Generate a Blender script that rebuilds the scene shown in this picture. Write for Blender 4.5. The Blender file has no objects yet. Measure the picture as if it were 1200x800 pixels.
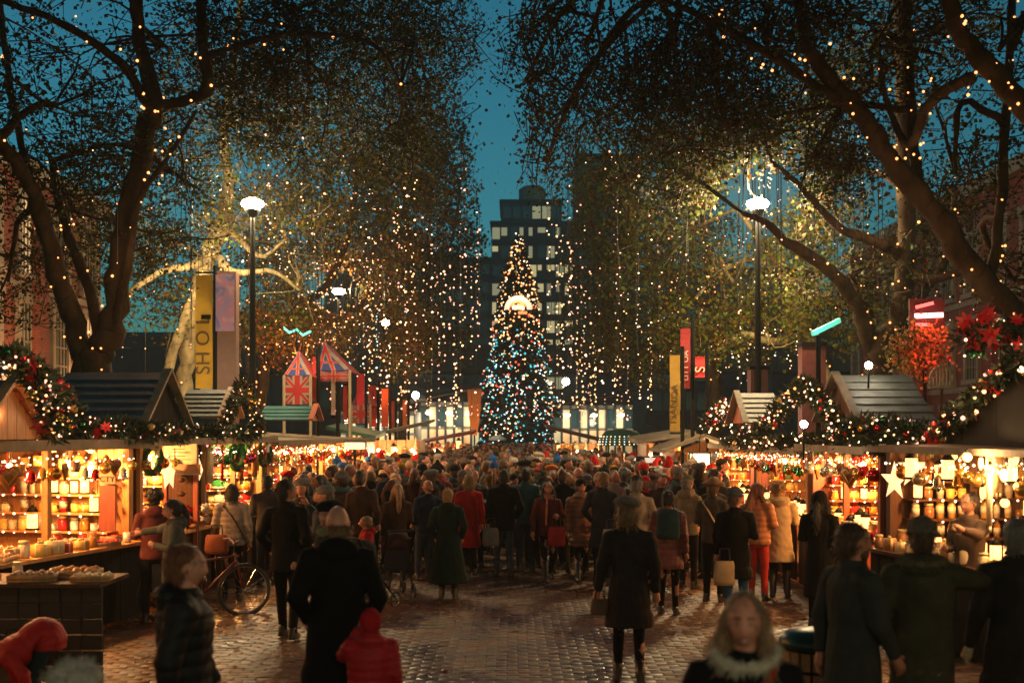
import bpy, math, random
import numpy as np
from mathutils import Vector, Matrix
random.seed(11)
RNG = np.random.default_rng(5)
SC = bpy.context.scene
COL = SC.collection
HAZE = 0.00065
_U = ['first','second','third','fourth','fifth','sixth','seventh','eighth','ninth']
ORD = _U+['tenth','eleventh','twelfth','thirteenth','fourteenth','fifteenth','sixteenth','seventeenth','eighteenth','nineteenth']
for _a,_b in (('twentieth','twenty'),('thirtieth','thirty'),('fortieth','forty'),('fiftieth','fifty'),('sixtieth','sixty'),('seventieth','seventy')): ORD += [_a]+[_b+'-'+q for q in _U]
# ------------------------------------------------------------------ camera, sky, exposure
F, HZ, CH = 1400.0, 505.0, 2.4          # focal length in photo pixels, horizon row, camera height
def P(px, py, d):
    """point of the place that shows at photo pixel (px,py), d metres down the lane"""
    return Vector(((px-600)/F*d, d, CH+(HZ-py)/F*d))
def X(px, d): return (px-600)/F*d
cam = bpy.data.cameras.new('camera'); co = bpy.data.objects.new('camera', cam); COL.objects.link(co)
co.location = (0, 0, CH); co.rotation_euler = (math.radians(90), 0, 0)
cam.sensor_width = 36; cam.lens = 36*F/1200; cam.shift_y = 105/1200
cam.clip_start = .3; cam.clip_end = 3000
cam.dof.use_dof = True; cam.dof.focus_distance = 24; cam.dof.aperture_fstop = 1.7
SC.camera = co
w = bpy.data.worlds.new('World'); SC.world = w; w.use_nodes = True
nt = w.node_tree; bg = nt.nodes['Background']
sky = nt.nodes.new('ShaderNodeTexSky'); sky.sky_type = 'NISHITA'; sky.sun_disc = False
sky.sun_elevation = math.radians(5); sky.sun_rotation = math.radians(150); sky.altitude = 0
sky.air_density = 1; sky.dust_density = .6; sky.ozone_density = 4
tint = nt.nodes.new('ShaderNodeMix'); tint.data_type = 'RGBA'; tint.blend_type = 'MULTIPLY'
tint.inputs[0].default_value = 1; tint.inputs[7].default_value = (.43, 1.04, .77, 1)
nt.links.new(sky.outputs[0], tint.inputs[6]); nt.links.new(tint.outputs[2], bg.inputs[0])
bg.inputs[1].default_value = .125
SC.view_settings.view_transform = 'Standard'; SC.view_settings.look = 'None'
SC.view_settings.exposure = 0; SC.view_settings.gamma = 1
SC.cycles.use_denoising = True
SC.cycles.max_bounces = 5; SC.cycles.diffuse_bounces = 2; SC.cycles.glossy_bounces = 3
SC.cycles.transparent_max_bounces = 6; SC.cycles.volume_bounces = 0
SC.cycles.sample_clamp_indirect = 1.5; SC.cycles.sample_clamp_direct = 0
SC.cycles.caustics_reflective = False; SC.cycles.caustics_refractive = False
SC.cycles.use_light_tree = True
# ------------------------------------------------------------------ materials
MATS = {}
def mat(name, c=(.5,.5,.5), rough=.6, metal=0., emit=None, es=0., var=0., vscale=8., bump=0., bscale=60., obj_color=False, coat=0., attr=None, stretch=None, trans=0., sheen=0., spec=.5):
    if name in MATS: return MATS[name]
    m = bpy.data.materials.new(name); m.use_nodes = True; n = m.node_tree; L = n.links
    b = n.nodes['Principled BSDF']
    b.inputs['Base Color'].default_value = (*c, 1); b.inputs['Roughness'].default_value = rough
    b.inputs['Metallic'].default_value = metal; b.inputs['Coat Weight'].default_value = coat
    b.inputs['Specular IOR Level'].default_value = spec
    if sheen: b.inputs['Sheen Weight'].default_value = sheen
    src = None
    if obj_color:
        oi = n.nodes.new('ShaderNodeObjectInfo'); src = oi.outputs['Color']
    if attr:
        a = n.nodes.new('ShaderNodeAttribute'); a.attribute_name = attr; src = a.outputs['Color']
    if var or bump:
        tc = n.nodes.new('ShaderNodeTexCoord'); vec = tc.outputs['Object']
        if stretch:
            mp = n.nodes.new('ShaderNodeMapping'); mp.inputs['Scale'].default_value = stretch
            L.new(vec, mp.inputs[0]); vec = mp.outputs[0]
    if var:
        nz = n.nodes.new('ShaderNodeTexNoise'); nz.inputs['Scale'].default_value = vscale; nz.inputs['Detail'].default_value = 5
        L.new(vec, nz.inputs['Vector'])
        mr = n.nodes.new('ShaderNodeMapRange'); mr.inputs[1].default_value = .25; mr.inputs[2].default_value = .75
        mr.inputs[3].default_value = 1-var; mr.inputs[4].default_value = 1+var
        L.new(nz.outputs[0], mr.inputs[0])
        mx = n.nodes.new('ShaderNodeMix'); mx.data_type = 'RGBA'; mx.blend_type = 'MULTIPLY'; mx.inputs[0].default_value = 1
        if src: L.new(src, mx.inputs[6])
        else: mx.inputs[6].default_value = (*c, 1)
        L.new(mr.outputs[0], mx.inputs[7]); src = mx.outputs[2]
    if src: L.new(src, b.inputs['Base Color'])
    if bump:
        nz2 = n.nodes.new('ShaderNodeTexNoise'); nz2.inputs['Scale'].default_value = bscale; nz2.inputs['Detail'].default_value = 4
        L.new(vec, nz2.inputs['Vector'])
        bp = n.nodes.new('ShaderNodeBump'); bp.inputs['Strength'].default_value = bump; bp.inputs['Distance'].default_value = .01
        L.new(nz2.outputs[0], bp.inputs['Height']); L.new(bp.outputs[0], b.inputs['Normal'])
    if emit:
        b.inputs['Emission Color'].default_value = (*emit, 1); b.inputs['Emission Strength'].default_value = es
        m.cycles.emission_sampling = 'NONE'
    if trans:
        out = [x for x in n.nodes if x.type == 'OUTPUT_MATERIAL'][0]
        t = n.nodes.new('ShaderNodeBsdfTranslucent'); t.inputs[0].default_value = (*c, 1)
        if src: L.new(src, t.inputs[0])
        ms = n.nodes.new('ShaderNodeMixShader'); ms.inputs[0].default_value = trans
        L.new(b.outputs[0], ms.inputs[1]); L.new(t.outputs[0], ms.inputs[2]); L.new(ms.outputs[0], out.inputs[0])
    MATS[name] = m; return m
def glow(name, c, s): return mat(name, tuple(min(1, x) for x in c), .5, emit=c, es=s)
cloth = mat('cloth', obj_color=True, rough=.85, var=.22, vscale=9, bump=.35, bscale=160, spec=.12)
wool = mat('wool', obj_color=True, spec=.1, rough=.95, var=.25, vscale=40, bump=.8, bscale=220)
shiny_cloth = mat('nylon_cloth', obj_color=True, spec=.3, rough=.62, var=.2, vscale=12, bump=.3, bscale=90)
skin = mat('skin', (.50,.29,.20), .5, var=.1, vscale=30, obj_color=True)
hairm = mat('hair', obj_color=True, rough=.55, var=.45, vscale=60, bump=1., bscale=140, stretch=(1,1,.2))
shoem = mat('leather', (.02,.017,.015), .4, bump=.2, bscale=80)
eyem = mat('eye', (.02,.015,.012), .2); eyew = mat('eye_white', (.32,.27,.23), .4); lipm = mat('lips', (.34,.10,.09), .45); browm = mat('brow', (.06,.035,.02), .8)
teethm = mat('teeth', (.75,.7,.62), .35)
wood_l = mat('light_wood', (.42,.22,.09), .6, var=.3, vscale=5, bump=.4, bscale=25, stretch=(6,6,.8))
wood_d = mat('dark_wood', (.075,.032,.016), .7, spec=.25, var=.4, vscale=5, bump=.5, bscale=25, stretch=(6,6,.8))
wood_r = mat('red_stained_wood', (.35,.075,.03), .5, var=.3, vscale=5, bump=.4, bscale=25, stretch=(6,6,.8))
wood_o = mat('orange_stained_wood', (.6,.26,.08), .5, var=.3, vscale=5, bump=.4, bscale=25, stretch=(6,6,.8))
wood_w = mat('weathered_wood', (.2,.15,.1), .7, var=.35, vscale=6, bump=.6, bscale=25)
roofb = mat('roof_board_blue', (.035,.075,.1), .5, var=.4, vscale=5, bump=.6, bscale=20)
roofp = mat('roof_board_pale', (.12,.125,.11), .6, var=.4, vscale=5, bump=.6, bscale=20)
black = mat('black_board', (.012,.012,.012), .8, spec=.12, var=.3, vscale=4, bump=.2, bscale=20)
iron = mat('painted_iron', (.004,.0045,.005), .6, spec=.15, metal=.0, bump=.1, bscale=50)
wire = mat('cable', (.012,.014,.01), .6)
bark = mat('bark', (.05,.033,.021), .95, spec=.15, var=.6, vscale=5, bump=1., bscale=14, stretch=(1,1,.5))
bark_lit = mat('bark_lit', (.27,.21,.11), .9, var=.55, vscale=7, bump=1., bscale=16, stretch=(1,1,.5), spec=.2)  # lighter copy of the bark, lamp light painted into its colour
leafm = mat('leaf', attr='tone', rough=.6, trans=.3, spec=.2)
needlem = mat('needles', attr='tone', rough=.7)
paint = mat('paint', obj_color=True, rough=.4, var=.12, vscale=6)
gloss = mat('glazed', obj_color=True, rough=.15, coat=.5)
metalg = mat('bauble_metal', obj_color=True, rough=.22, metal=.8)
canvas = mat('canvas', obj_color=True, rough=.8, var=.15, vscale=3, bump=.2, bscale=90)
warm_bulb = glow('warm_bulb', (1,.50,.20), 4)
pink_bulb = glow('rosy_bulb', (1,.42,.27), 3)
white_bulb = glow('white_bulb', (1,.74,.46), 4)
cool_bulb = glow('cool_bulb', (.55,.85,.95), 2.2)
teal_bulb = glow('teal_bulb', (.06,.5,.55), 1.2)
red_bulb = glow('red_bulb', (1,.10,.05), 1.6)
amber_bulb = glow('amber_bulb', (1,.36,.11), 3)
lampglow = glow('lamp_glass', (1,.88,.66), 90)
lanternglow = glow('lantern_candle_glass', (1,.5,.16), 3)
shopglow = glow('shop_lamp', (1,.66,.34), 22)
# ------------------------------------------------------------------ mesh builder
def ico(sub):
    import bmesh
    bm = bmesh.new(); bmesh.ops.create_icosphere(bm, subdivisions=sub, radius=1)
    v = np.array([x.co[:] for x in bm.verts]); f = [[a.index for a in x.verts] for x in bm.faces]; bm.free(); return v, f
ICO = {1: ico(1), 2: ico(2)}
OCT = (np.array([(1,0,0),(-1,0,0),(0,1,0),(0,-1,0),(0,0,1),(0,0,-1)], float), [[0,2,4],[2,1,4],[1,3,4],[3,0,4],[2,0,5],[1,2,5],[3,1,5],[0,3,5]])
def frame(t):
    t = t.normalized(); a = Vector((0,0,1)) if abs(t.z) < .9 else Vector((1,0,0))
    u = t.cross(a).normalized(); return u, t.cross(u).normalized()
class MB:
    def __init__(s): s.v = []; s.f = []; s.m = []
    def add(s, v, f, m=0):
        o = len(s.v); s.v.extend([tuple(x) for x in v]); s.f.extend([[i+o for i in q] for q in f]); s.m.extend([m]*len(f)); return s
    def box(s, x0, x1, y0, y1, z0, z1, m=0):
        v = [(x0,y0,z0),(x1,y0,z0),(x1,y1,z0),(x0,y1,z0),(x0,y0,z1),(x1,y0,z1),(x1,y1,z1),(x0,y1,z1)]
        return s.add(v, [[0,3,2,1],[4,5,6,7],[0,1,5,4],[1,2,6,5],[2,3,7,6],[3,0,4,7]], m)
    def beam(s, a, b, w, h, m=0, up=None):
        a = Vector(a); b = Vector(b); t = (b-a).normalized(); upv = Vector(up) if up else (Vector((0,0,1)) if abs(t.z) < .95 else Vector((0,1,0)))
        u = t.cross(upv).normalized()*w/2; q = u.cross(t).normalized()*h/2
        v = [a-u-q, a+u-q, a+u+q, a-u+q, b-u-q, b+u-q, b+u+q, b-u+q]
        return s.add(v, [[0,1,2,3],[7,6,5,4],[0,4,5,1],[1,5,6,2],[2,6,7,3],[3,7,4,0]], m)
    def tube(s, pts, rad, n=6, m=0, cap=True, ex=.6, flat=1.):
        pts = [Vector(p) for p in pts]; k = len(pts)
        if not hasattr(rad, '__len__'): rad = [rad]*k
        rings = []; pu = None; v = []
        for i, p in enumerate(pts):
            t = (pts[min(i+1,k-1)]-pts[max(i-1,0)])
            if t.length < 1e-6: t = Vector((0,0,1))
            t.normalize()
            if pu is None: u, _ = frame(t)
            else:
                u = pu - t*pu.dot(t)
                if u.length < 1e-4: u, _ = frame(t)
                u.normalize()
            pu = u; q = t.cross(u)
            for j in range(n):
                a = 2*math.pi*j/n; v.append(p+u*(math.cos(a)*rad[i])+q*(math.sin(a)*rad[i]*flat))
        f = [[i*n+j, i*n+(j+1)%n, (i+1)*n+(j+1)%n, (i+1)*n+j] for i in range(k-1) for j in range(n)]
        if cap:
            t0 = (pts[0]-pts[1]).normalized()*rad[0]*ex; t1 = (pts[-1]-pts[-2]).normalized()*rad[-1]*ex
            v.append(pts[0]+t0); v.append(pts[-1]+t1); a = k*n
            f += [[a, (j+1)%n, j] for j in range(n)] + [[a+1, (k-1)*n+j, (k-1)*n+(j+1)%n] for j in range(n)]
        return s.add(v, f, m)
    def ell(s, c, r, sub=1, m=0, rot=None):
        bv, bf = OCT if sub == 0 else ICO[sub]
        v = bv*np.array(r if hasattr(r,'__len__') else (r,r,r))
        if rot is not None: v = v @ np.array(rot.to_3x3()).T
        return s.add(v+np.array(c), bf, m)
    def loft(s, rings, n=14, m=0):
        """rings: (z, rx, ry, cx, cy)"""
        v = []; k = len(rings)
        for (z, rx, ry, cx, cy) in rings:
            for j in range(n):
                a = 2*math.pi*j/n; v.append((cx+rx*math.cos(a), cy+ry*math.sin(a), z))
        f = [[i*n+j, i*n+(j+1)%n, (i+1)*n+(j+1)%n, (i+1)*n+j] for i in range(k-1) for j in range(n)]
        f.append(list(range(n))[::-1]); f.append([(k-1)*n+j for j in range(n)])
        return s.add(v, f, m)
    def build(s, name, mats, parent=None, off=None, smooth=False, color=None, wp=False):
        me = bpy.data.meshes.new(name)
        v = np.array(s.v, dtype=float).reshape(-1,3)
        if off is not None: v = v-np.array(off)
        me.from_pydata(v.tolist(), [], s.f)
        for mm in (mats if isinstance(mats, (list,tuple)) else [mats]): me.materials.append(mm)
        if any(s.m): me.polygons.foreach_set('material_index', s.m)
        if smooth: me.polygons.foreach_set('use_smooth', [True]*len(s.f))
        me.update()
        return link(name, me, parent, color=color, wp=wp)
def link(name, me, parent=None, loc=None, color=None, wp=False):
    o = bpy.data.objects.new(name, me); COL.objects.link(o)
    if parent is not None:
        o.parent = parent
        if wp: o.matrix_parent_inverse = MW[parent.name].inverted()
    if loc is not None: o.location = loc
    if color: o.color = (*color, 1)
    return o
MW = {}
def thing(name, label, cat, loc=(0,0,0), rz=0., group=None):
    o = bpy.data.objects.new(name, None); COL.objects.link(o); o.location = loc; o.rotation_euler = (0,0,rz)
    o.empty_display_size = .1
    MW[o.name] = Matrix.Translation(Vector(loc)) @ Matrix.Rotation(rz, 4, 'Z')
    tag(o, label, cat, group); return o
def tag(o, label=None, cat=None, group=None, kind=None):
    if label: o['label'] = label
    if cat: o['category'] = cat
    if group: o['group'] = group
    if kind: o['kind'] = kind
    return o
def stuff(o): o['kind'] = 'stuff'; return o
LASTDUP = [None]
def dup(root, loc, rz=0., label=None, group=None, colors=None, scale=None):
    r = root.copy(); COL.objects.link(r); r.location = loc; r.rotation_euler = (0,0,rz)
    if scale: r.scale = (scale,)*3
    if label: r['label'] = label
    if group: r['group'] = group
    if colors and root.type == 'MESH' and 'self' in colors: r.color = (*colors['self'], 1)
    for ch in root.children:
        c = ch.copy(); COL.objects.link(c); c.parent = r
        k = ch.name.split('.')[0]
        if colors and k in colors: c.color = (*colors[k], 1)
        for g in ch.children:
            d = g.copy(); COL.objects.link(d); d.parent = c
    LASTDUP[0] = r
    return r
def point(name, loc, power, color, r=.05, parent=None, wp=False):
    l = bpy.data.lights.new(name, 'POINT'); l.energy = power; l.color = color; l.shadow_soft_size = r
    o = bpy.data.objects.new(name, l); COL.objects.link(o); o.location = loc
    if parent is not None:
        o.parent = parent
        if wp: o.matrix_parent_inverse = MW[parent.name].inverted()
    return o
def fast_mesh(name, v, f, k, mats, tone=None, parent=None, mi=None, wp=False):
    """numpy mesh of equal k-gons"""
    me = bpy.data.meshes.new(name); nv, nf = len(v), len(f)
    me.vertices.add(nv); me.vertices.foreach_set('co', np.ascontiguousarray(v, dtype=np.float32).ravel())
    me.loops.add(nf*k); me.loops.foreach_set('vertex_index', np.ascontiguousarray(f, dtype=np.int32).ravel())
    me.polygons.add(nf); me.polygons.foreach_set('loop_start', np.arange(0, nf*k, k, dtype=np.int32))
    for mm in mats: me.materials.append(mm)
    if mi is not None: me.polygons.foreach_set('material_index', np.asarray(mi, dtype=np.int32))
    me.update(calc_edges=True)
    if tone is not None:
        ca = me.color_attributes.new('tone', 'FLOAT_COLOR', 'POINT')
        c = np.ones((nv,4), dtype=np.float32); c[:,:3] = tone; ca.data.foreach_set('color', c.ravel())
    return link(name, me, parent, wp=wp)
def spheres_np(c, r, base=OCT):
    """many small solids at centres c radius r (scalar or array)"""
    bv, bf = base; bf = np.array(bf); n = len(c); r = np.broadcast_to(np.asarray(r, float), (n,))
    v = (bv[None]*r[:,None,None]+c[:,None]).reshape(-1,3)
    f = (bf[None]+(np.arange(n)*len(bv))[:,None,None]).reshape(-1,3); return v, f
def noise3(p, s, seed=0):
    a = np.random.default_rng(seed); out = np.zeros(len(p))
    for o in range(5):
        k = a.normal(size=3)*s*(1.6**o); out += np.sin(p@k+a.uniform(0,6.28))/(1.4**o)
    return out/2.2
# ------------------------------------------------------------------ ground
g = MB(); g.add([(-400,-60,0),(400,-60,0),(400,900,0),(-400,900,0)], [[0,1,2,3]])
gm = bpy.data.materials.new('paving'); gm.use_nodes = True
def paving_nodes(m, obj_space=True):
    n = m.node_tree; L = n.links; b = n.nodes['Principled BSDF']
    tc = n.nodes.new('ShaderNodeTexCoord'); br = n.nodes.new('ShaderNodeTexBrick')
    br.inputs['Scale'].default_value = 1; br.inputs['Brick Width'].default_value = .22; br.inputs['Row Height'].default_value = .11
    br.inputs['Mortar Size'].default_value = .006; br.inputs['Color1'].default_value = (.12,.065,.045,1); br.inputs['Color2'].default_value = (.07,.05,.04,1)
    br.inputs['Mortar'].default_value = (.02,.017,.015,1)
    L.new(tc.outputs['Object'], br.inputs[0])
    nz = n.nodes.new('ShaderNodeTexNoise'); nz.inputs['Scale'].default_value = .45; nz.inputs['Detail'].default_value = 8
    L.new(tc.outputs['Object'], nz.inputs['Vector'])
    mx = n.nodes.new('ShaderNodeMix'); mx.data_type = 'RGBA'; mx.blend_type = 'MULTIPLY'; mx.inputs[0].default_value = .7
    L.new(br.outputs[0], mx.inputs[6]); L.new(nz.outputs[0], mx.inputs[7]); L.new(mx.outputs[2], b.inputs['Base Color'])
    mr = n.nodes.new('ShaderNodeMapRange'); mr.inputs[1].default_value = .35; mr.inputs[2].default_value = .65; mr.inputs[3].default_value = .22; mr.inputs[4].default_value = .62
    L.new(nz.outputs[0], mr.inputs[0]); L.new(mr.outputs[0], b.inputs['Roughness'])
paving_nodes(gm)
tag(g.build('ground', gm), kind='structure')
# brick pavers in the open part of the lane: real bricks with joints between them
PM = bpy.data.materials.new('paver'); PM.use_nodes = True
def paver_nodes(m):
    n = m.node_tree; L = n.links; b = n.nodes['Principled BSDF']
    a = n.nodes.new('ShaderNodeAttribute'); a.attribute_name = 'tone'
    tc = n.nodes.new('ShaderNodeTexCoord'); nz = n.nodes.new('ShaderNodeTexNoise'); nz.inputs['Scale'].default_value = .5; nz.inputs['Detail'].default_value = 9
    nz.inputs['Roughness'].default_value = .65
    mp = n.nodes.new('ShaderNodeMapping'); mp.inputs['Scale'].default_value = (1.5,.55,1); L.new(tc.outputs['Object'], mp.inputs[0]); L.new(mp.outputs[0], nz.inputs['Vector'])
    mx = n.nodes.new('ShaderNodeMix'); mx.data_type = 'RGBA'; mx.blend_type = 'MULTIPLY'; mx.inputs[0].default_value = .55
    L.new(a.outputs['Color'], mx.inputs[6]); L.new(nz.outputs[0], mx.inputs[7]); L.new(mx.outputs[2], b.inputs['Base Color'])
    mr = n.nodes.new('ShaderNodeMapRange'); mr.inputs[1].default_value = .38; mr.inputs[2].default_value = .62; mr.inputs[3].default_value = .2; mr.inputs[4].default_value = .72
    L.new(nz.outputs[0], mr.inputs[0]); L.new(mr.outputs[0], b.inputs['Roughness'])
    n2 = n.nodes.new('ShaderNodeTexNoise'); n2.inputs['Scale'].default_value = 35; L.new(tc.outputs['Object'], n2.inputs['Vector'])
    bp = n.nodes.new('ShaderNodeBump'); bp.inputs['Strength'].default_value = .5; bp.inputs['Distance'].default_value = .006
    L.new(n2.outputs[0], bp.inputs['Height']); L.new(bp.outputs[0], b.inputs['Normal'])
paver_nodes(PM)
nx, ny = 76, 215
ix, iy = np.meshgrid(np.arange(nx), np.arange(ny)); ix = ix.ravel(); iy = iy.ravel(); n = len(ix)
cx = -8.3+ix*.22+(iy % 2)*.11; cy = 7.5+iy*.112
hz = .012+RNG.normal(0,.0018,n); tx = RNG.normal(0,.005,n); ty = RNG.normal(0,.006,n)
hx, hy = .1065, .0528; be = .005
def ring(ax, ay, dz): return [np.stack([cx+sx*ax, cy+sy*ay, hz+dz+sx*ax*tx+sy*ay*ty],1) for sx,sy in ((-1,-1),(1,-1),(1,1),(-1,1))]
V = np.stack(ring(hx,hy,-.011)+ring(hx,hy,-.003)+ring(hx-be,hy-be,0.),1).reshape(-1,3)
q = [[8,9,10,11]]
for b0 in (0,4):
    for j in range(4): q.append([b0+j, b0+(j+1)%4, b0+4+(j+1)%4, b0+4+j])
Fq = (np.array(q)[None]+(np.arange(n)*12)[:,None,None]).reshape(-1,4)
base_noise = noise3(np.stack([cx,cy,0*cx],1),1.3,3); base = (1+.28*base_noise[:,None])*np.array([(.13,.055,.026),(.11,.05,.026),(.09,.052,.032),(.15,.075,.036),(.07,.042,.028)])[RNG.integers(0,5,n)]*RNG.uniform(.8,1.2,(n,1))
pv = fast_mesh('paving_brick', V, Fq, 4, [PM], tone=np.repeat(base,12,0))
tag(pv, 'worn wet red and brown brick pavers laid along the lane', 'paving', kind='stuff')
lr = np.random.default_rng(12); nlf = 900; lx = lr.uniform(-6.5,6.5,nlf); lx = np.where(lr.random(nlf)<.5, np.sign(lx)*(7-abs(lx)*.5), lx); ly = 8+lr.random(nlf)**.8*16; la_ = lr.uniform(0,6.28,nlf); ls = lr.uniform(.025,.06,nlf)
u_ = np.stack([np.cos(la_),np.sin(la_),lr.normal(0,.12,nlf)],1)*ls[:,None]; v_ = np.stack([-np.sin(la_),np.cos(la_),lr.normal(0,.2,nlf)],1)*ls[:,None]*.7; c_ = np.stack([lx,ly,np.full(nlf,.027)],1)
lv = np.stack([c_-u_,c_+v_,c_+u_,c_-v_],1).reshape(-1,3); lo = fast_mesh('fallen_leaves', lv, np.arange(nlf*4).reshape(-1,4), 4, [mat('dead_leaf', attr='tone', rough=.7)], np.repeat(np.array([(.2,.09,.02),(.12,.06,.02),(.25,.14,.03)])[lr.integers(0,3,nlf)],4,0))
tag(lo, 'fallen plane leaves scattered over the brick paving', 'leaves', kind='stuff')
# smooth stone band crossing the pavers by the foot of the stall row
# ------------------------------------------------------------------ far buildings
concrete = mat('dark_concrete', (.03,.035,.04), .8, var=.3, vscale=.3)
brown_clad = mat('brown_cladding', (.035,.024,.018), .8, var=.3, vscale=.2)
glass_d = mat('dark_glass', (.02,.06,.075), .15)
lit_w = glow('lit_office_window', (1,.76,.36), .5); lit_dim = glow('dim_office_window', (.75,.62,.36), .32); lit_w2 = glow('lit_shop_window', (1,.60,.28), .22)
def block(name, label, px0, px1, ytop, d, depth, m, floors, cols, litp, ybot=None, wingw=.62, fh=3.6):
    x0, x1 = X(px0,d), X(px1,d); zt = P(0,ytop,d).z
    t = thing(name, label, 'building', (x0, d, 0))
    MB().box(0, x1-x0, 0, depth, -.5, zt).build('wall', m, t)
    MB().box(-.3, x1-x0+.3, -.3, depth, zt, zt+.5).build('parapet', concrete, t)
    wme = {}
    fw = (x1-x0)/cols
    for k, mm in (('d', glass_d), ('l', lit_w), ('m', lit_dim)):
        wme[k] = MB().box(0, fw*.84, -.12, .0, 0, fh*wingw)
    protos = {}
    for fl in range(floors):
        z = zt-(fl+1)*fh+.6
        if z < 4: break
        MB().box(-.1, x1-x0+.1, -.35, 0, z-.75, z-.35).build('floor_slab', concrete, t)
        for c in range(cols):
            r = random.random(); k = 'l' if r < litp else ('m' if r < litp*2.2 else 'd')
            if k not in protos:
                protos[k] = wme[k].build('window', {'d':glass_d,'l':lit_w,'m':lit_dim}[k], t); o = protos[k]
            else:
                o = protos[k].copy(); COL.objects.link(o)
            o.location = (c*fw+fw*.08, 0, z)
            if k != 'd': q = random.choice((.45,.7,1,1)); o.scale = (random.choice((.5,.75,1,1)),1,q); o.location.z = z+fh*wingw*(1-q)
    return t, zt, x1-x0
twr, zt, wd = block('office_tower', 'stepped concrete office tower with lit bands behind the christmas tree', 576, 672, 262, 230, 22, concrete, 13, 9, .3)
MB().box(1.8, 13.6, 2, 20, zt+.5, zt+4.6).build('upper_storey', concrete, twr)
for c in range(6):
    MB().box(2.2+c*1.9, 3.8+c*1.9, 1.86, 2.0, zt+1.3, zt+3.7).build('window', lit_dim if c in (3,4) else glass_d, twr)
MB().box(1.5, 13.9, 1.7, 20.3, zt+4.6, zt+5.0).build('parapet', concrete, twr)
MB().loft([(zt+5.0,2.7,2.7,8.0,9),(zt+8.3,2.7,2.7,8.0,9),(zt+8.9,1.8,1.8,8.0,9)], 18).build('roof_drum', mat('drum', (.16,.12,.08), .7), twr)
MB().tube([(8.0,9,zt+8.9),(8.0,9,zt+28)], [.16,.07], 6).build('antenna', iron, twr)
MB().box(-5.2, 0, 3, 20, -.5, zt-6).build('side_wing', concrete, twr)
for k in range(7): MB().box(-4.8, -.5, 2.86, 3.0, zt-9.4-k*3.6, zt-7.4-k*3.6).build('window', lit_w if k in (5,9) else glass_d, twr)
block('slab_building', 'tall dark slab building showing through twigs beside the tower', 677, 748, 184, 190, 16, brown_clad, 15, 6, .0)
block('brown_building', 'long brown office block behind the light curtains, dark windows', 380, 545, 300, 170, 20, brown_clad, 9, 14, .02)
block('low_office_building', 'long dark office block behind the trees near the lamp post', 750, 960, 318, 150, 20, brown_clad, 8, 16, .02)
block('terrace_building', 'low dark terrace building beyond the knotted tree', -40, 250, 395, 120, 14, brown_clad, 3, 18, .05)
block('terrace_building', 'low dark terrace building closing the square past the forked tree', 930, 1260, 390, 125, 14, brown_clad, 3, 20, .06)
block('corner_building', 'dark corner block glimpsed under the orange lit tree', 240, 400, 372, 135, 16, brown_clad, 5, 12, .05)
# bridge
br = thing('railway_bridge', 'dark girder bridge crossing behind the christmas tree', 'bridge', (0,112,0))
MB().box(-40, 40, 0, 7, 8.0, 10.2).build('deck', brown_clad, br)
for k in range(33): MB().box(-40+k*2.5, -39.8+k*2.5, -.15, 0, 8.0, 10.2).build('girder_rib', concrete, br)
MB().box(-40, 40, -.3, -.15, 10.2, 10.5).build('handrail', concrete, br)
for x in (-22,-11,12,24): MB().box(x-.6, x+.6, 1, 6, 0, 8.0).build('pier', concrete, br)
# lit shops beneath the bridge
def shop(label, px0, px1, d, h, n, roofz):
    x0, x1 = X(px0,d), X(px1,d); t = thing('glass_shop', label, 'shop', (x0,d,0)); W = x1-x0
    MB().box(0, W, .3, 7, 0, h).build('wall', mat('shop_wall',(.3,.26,.2),.7), t)
    fw = W/n
    for i in range(n):
        MB().box(i*fw+.08, (i+1)*fw-.08, .15, .3, .5, h*.55).build('window', lit_w2 if (i*7)%3 else lit_dim, t)
        MB().box(i*fw+.08, (i+1)*fw-.08, .15, .3, h*.6, h*.92).build('window', lit_dim if i % 2 else glass_d, t)
        MB().box(i*fw-.08, i*fw+.08, 0, .3, 0, h).build('mullion', concrete, t)
    MB().add([(-.4,-1.5,roofz-.6),(W+.4,-1.5,roofz+.5),(W+.4,7,roofz+.5),(-.4,7,roofz-.6),(-.4,-1.5,roofz-.3),(W+.4,-1.5,roofz+.8),(W+.4,7,roofz+.8),(-.4,7,roofz-.3)],
        [[0,3,2,1],[4,5,6,7],[0,1,5,4],[1,2,6,5],[2,3,7,6],[3,0,4,7]]).build('canopy', brown_clad, t)
    for i in range(3):
        xx = W*(i+.5)/3
        MB().ell((xx,-.9,h*.82),(.32,.12,.18),1).build('lamp', white_bulb, t)
        point('lamp_light', (xx,-1.3,h*.7), 110, (1,.85,.62), .3, t)
    return t
shop('glass fronted shop under the bridge with a slanting lit canopy', 492, 562, 90, 4.6, 7, 5.2)
shop('glass fronted shop under the bridge by the white roofed hut', 648, 742, 92, 4.4, 9, 4.9)
shop('low lit cafe front at the end of the flag stalls', 395, 486, 84, 3.8, 8, 4.2)
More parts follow.
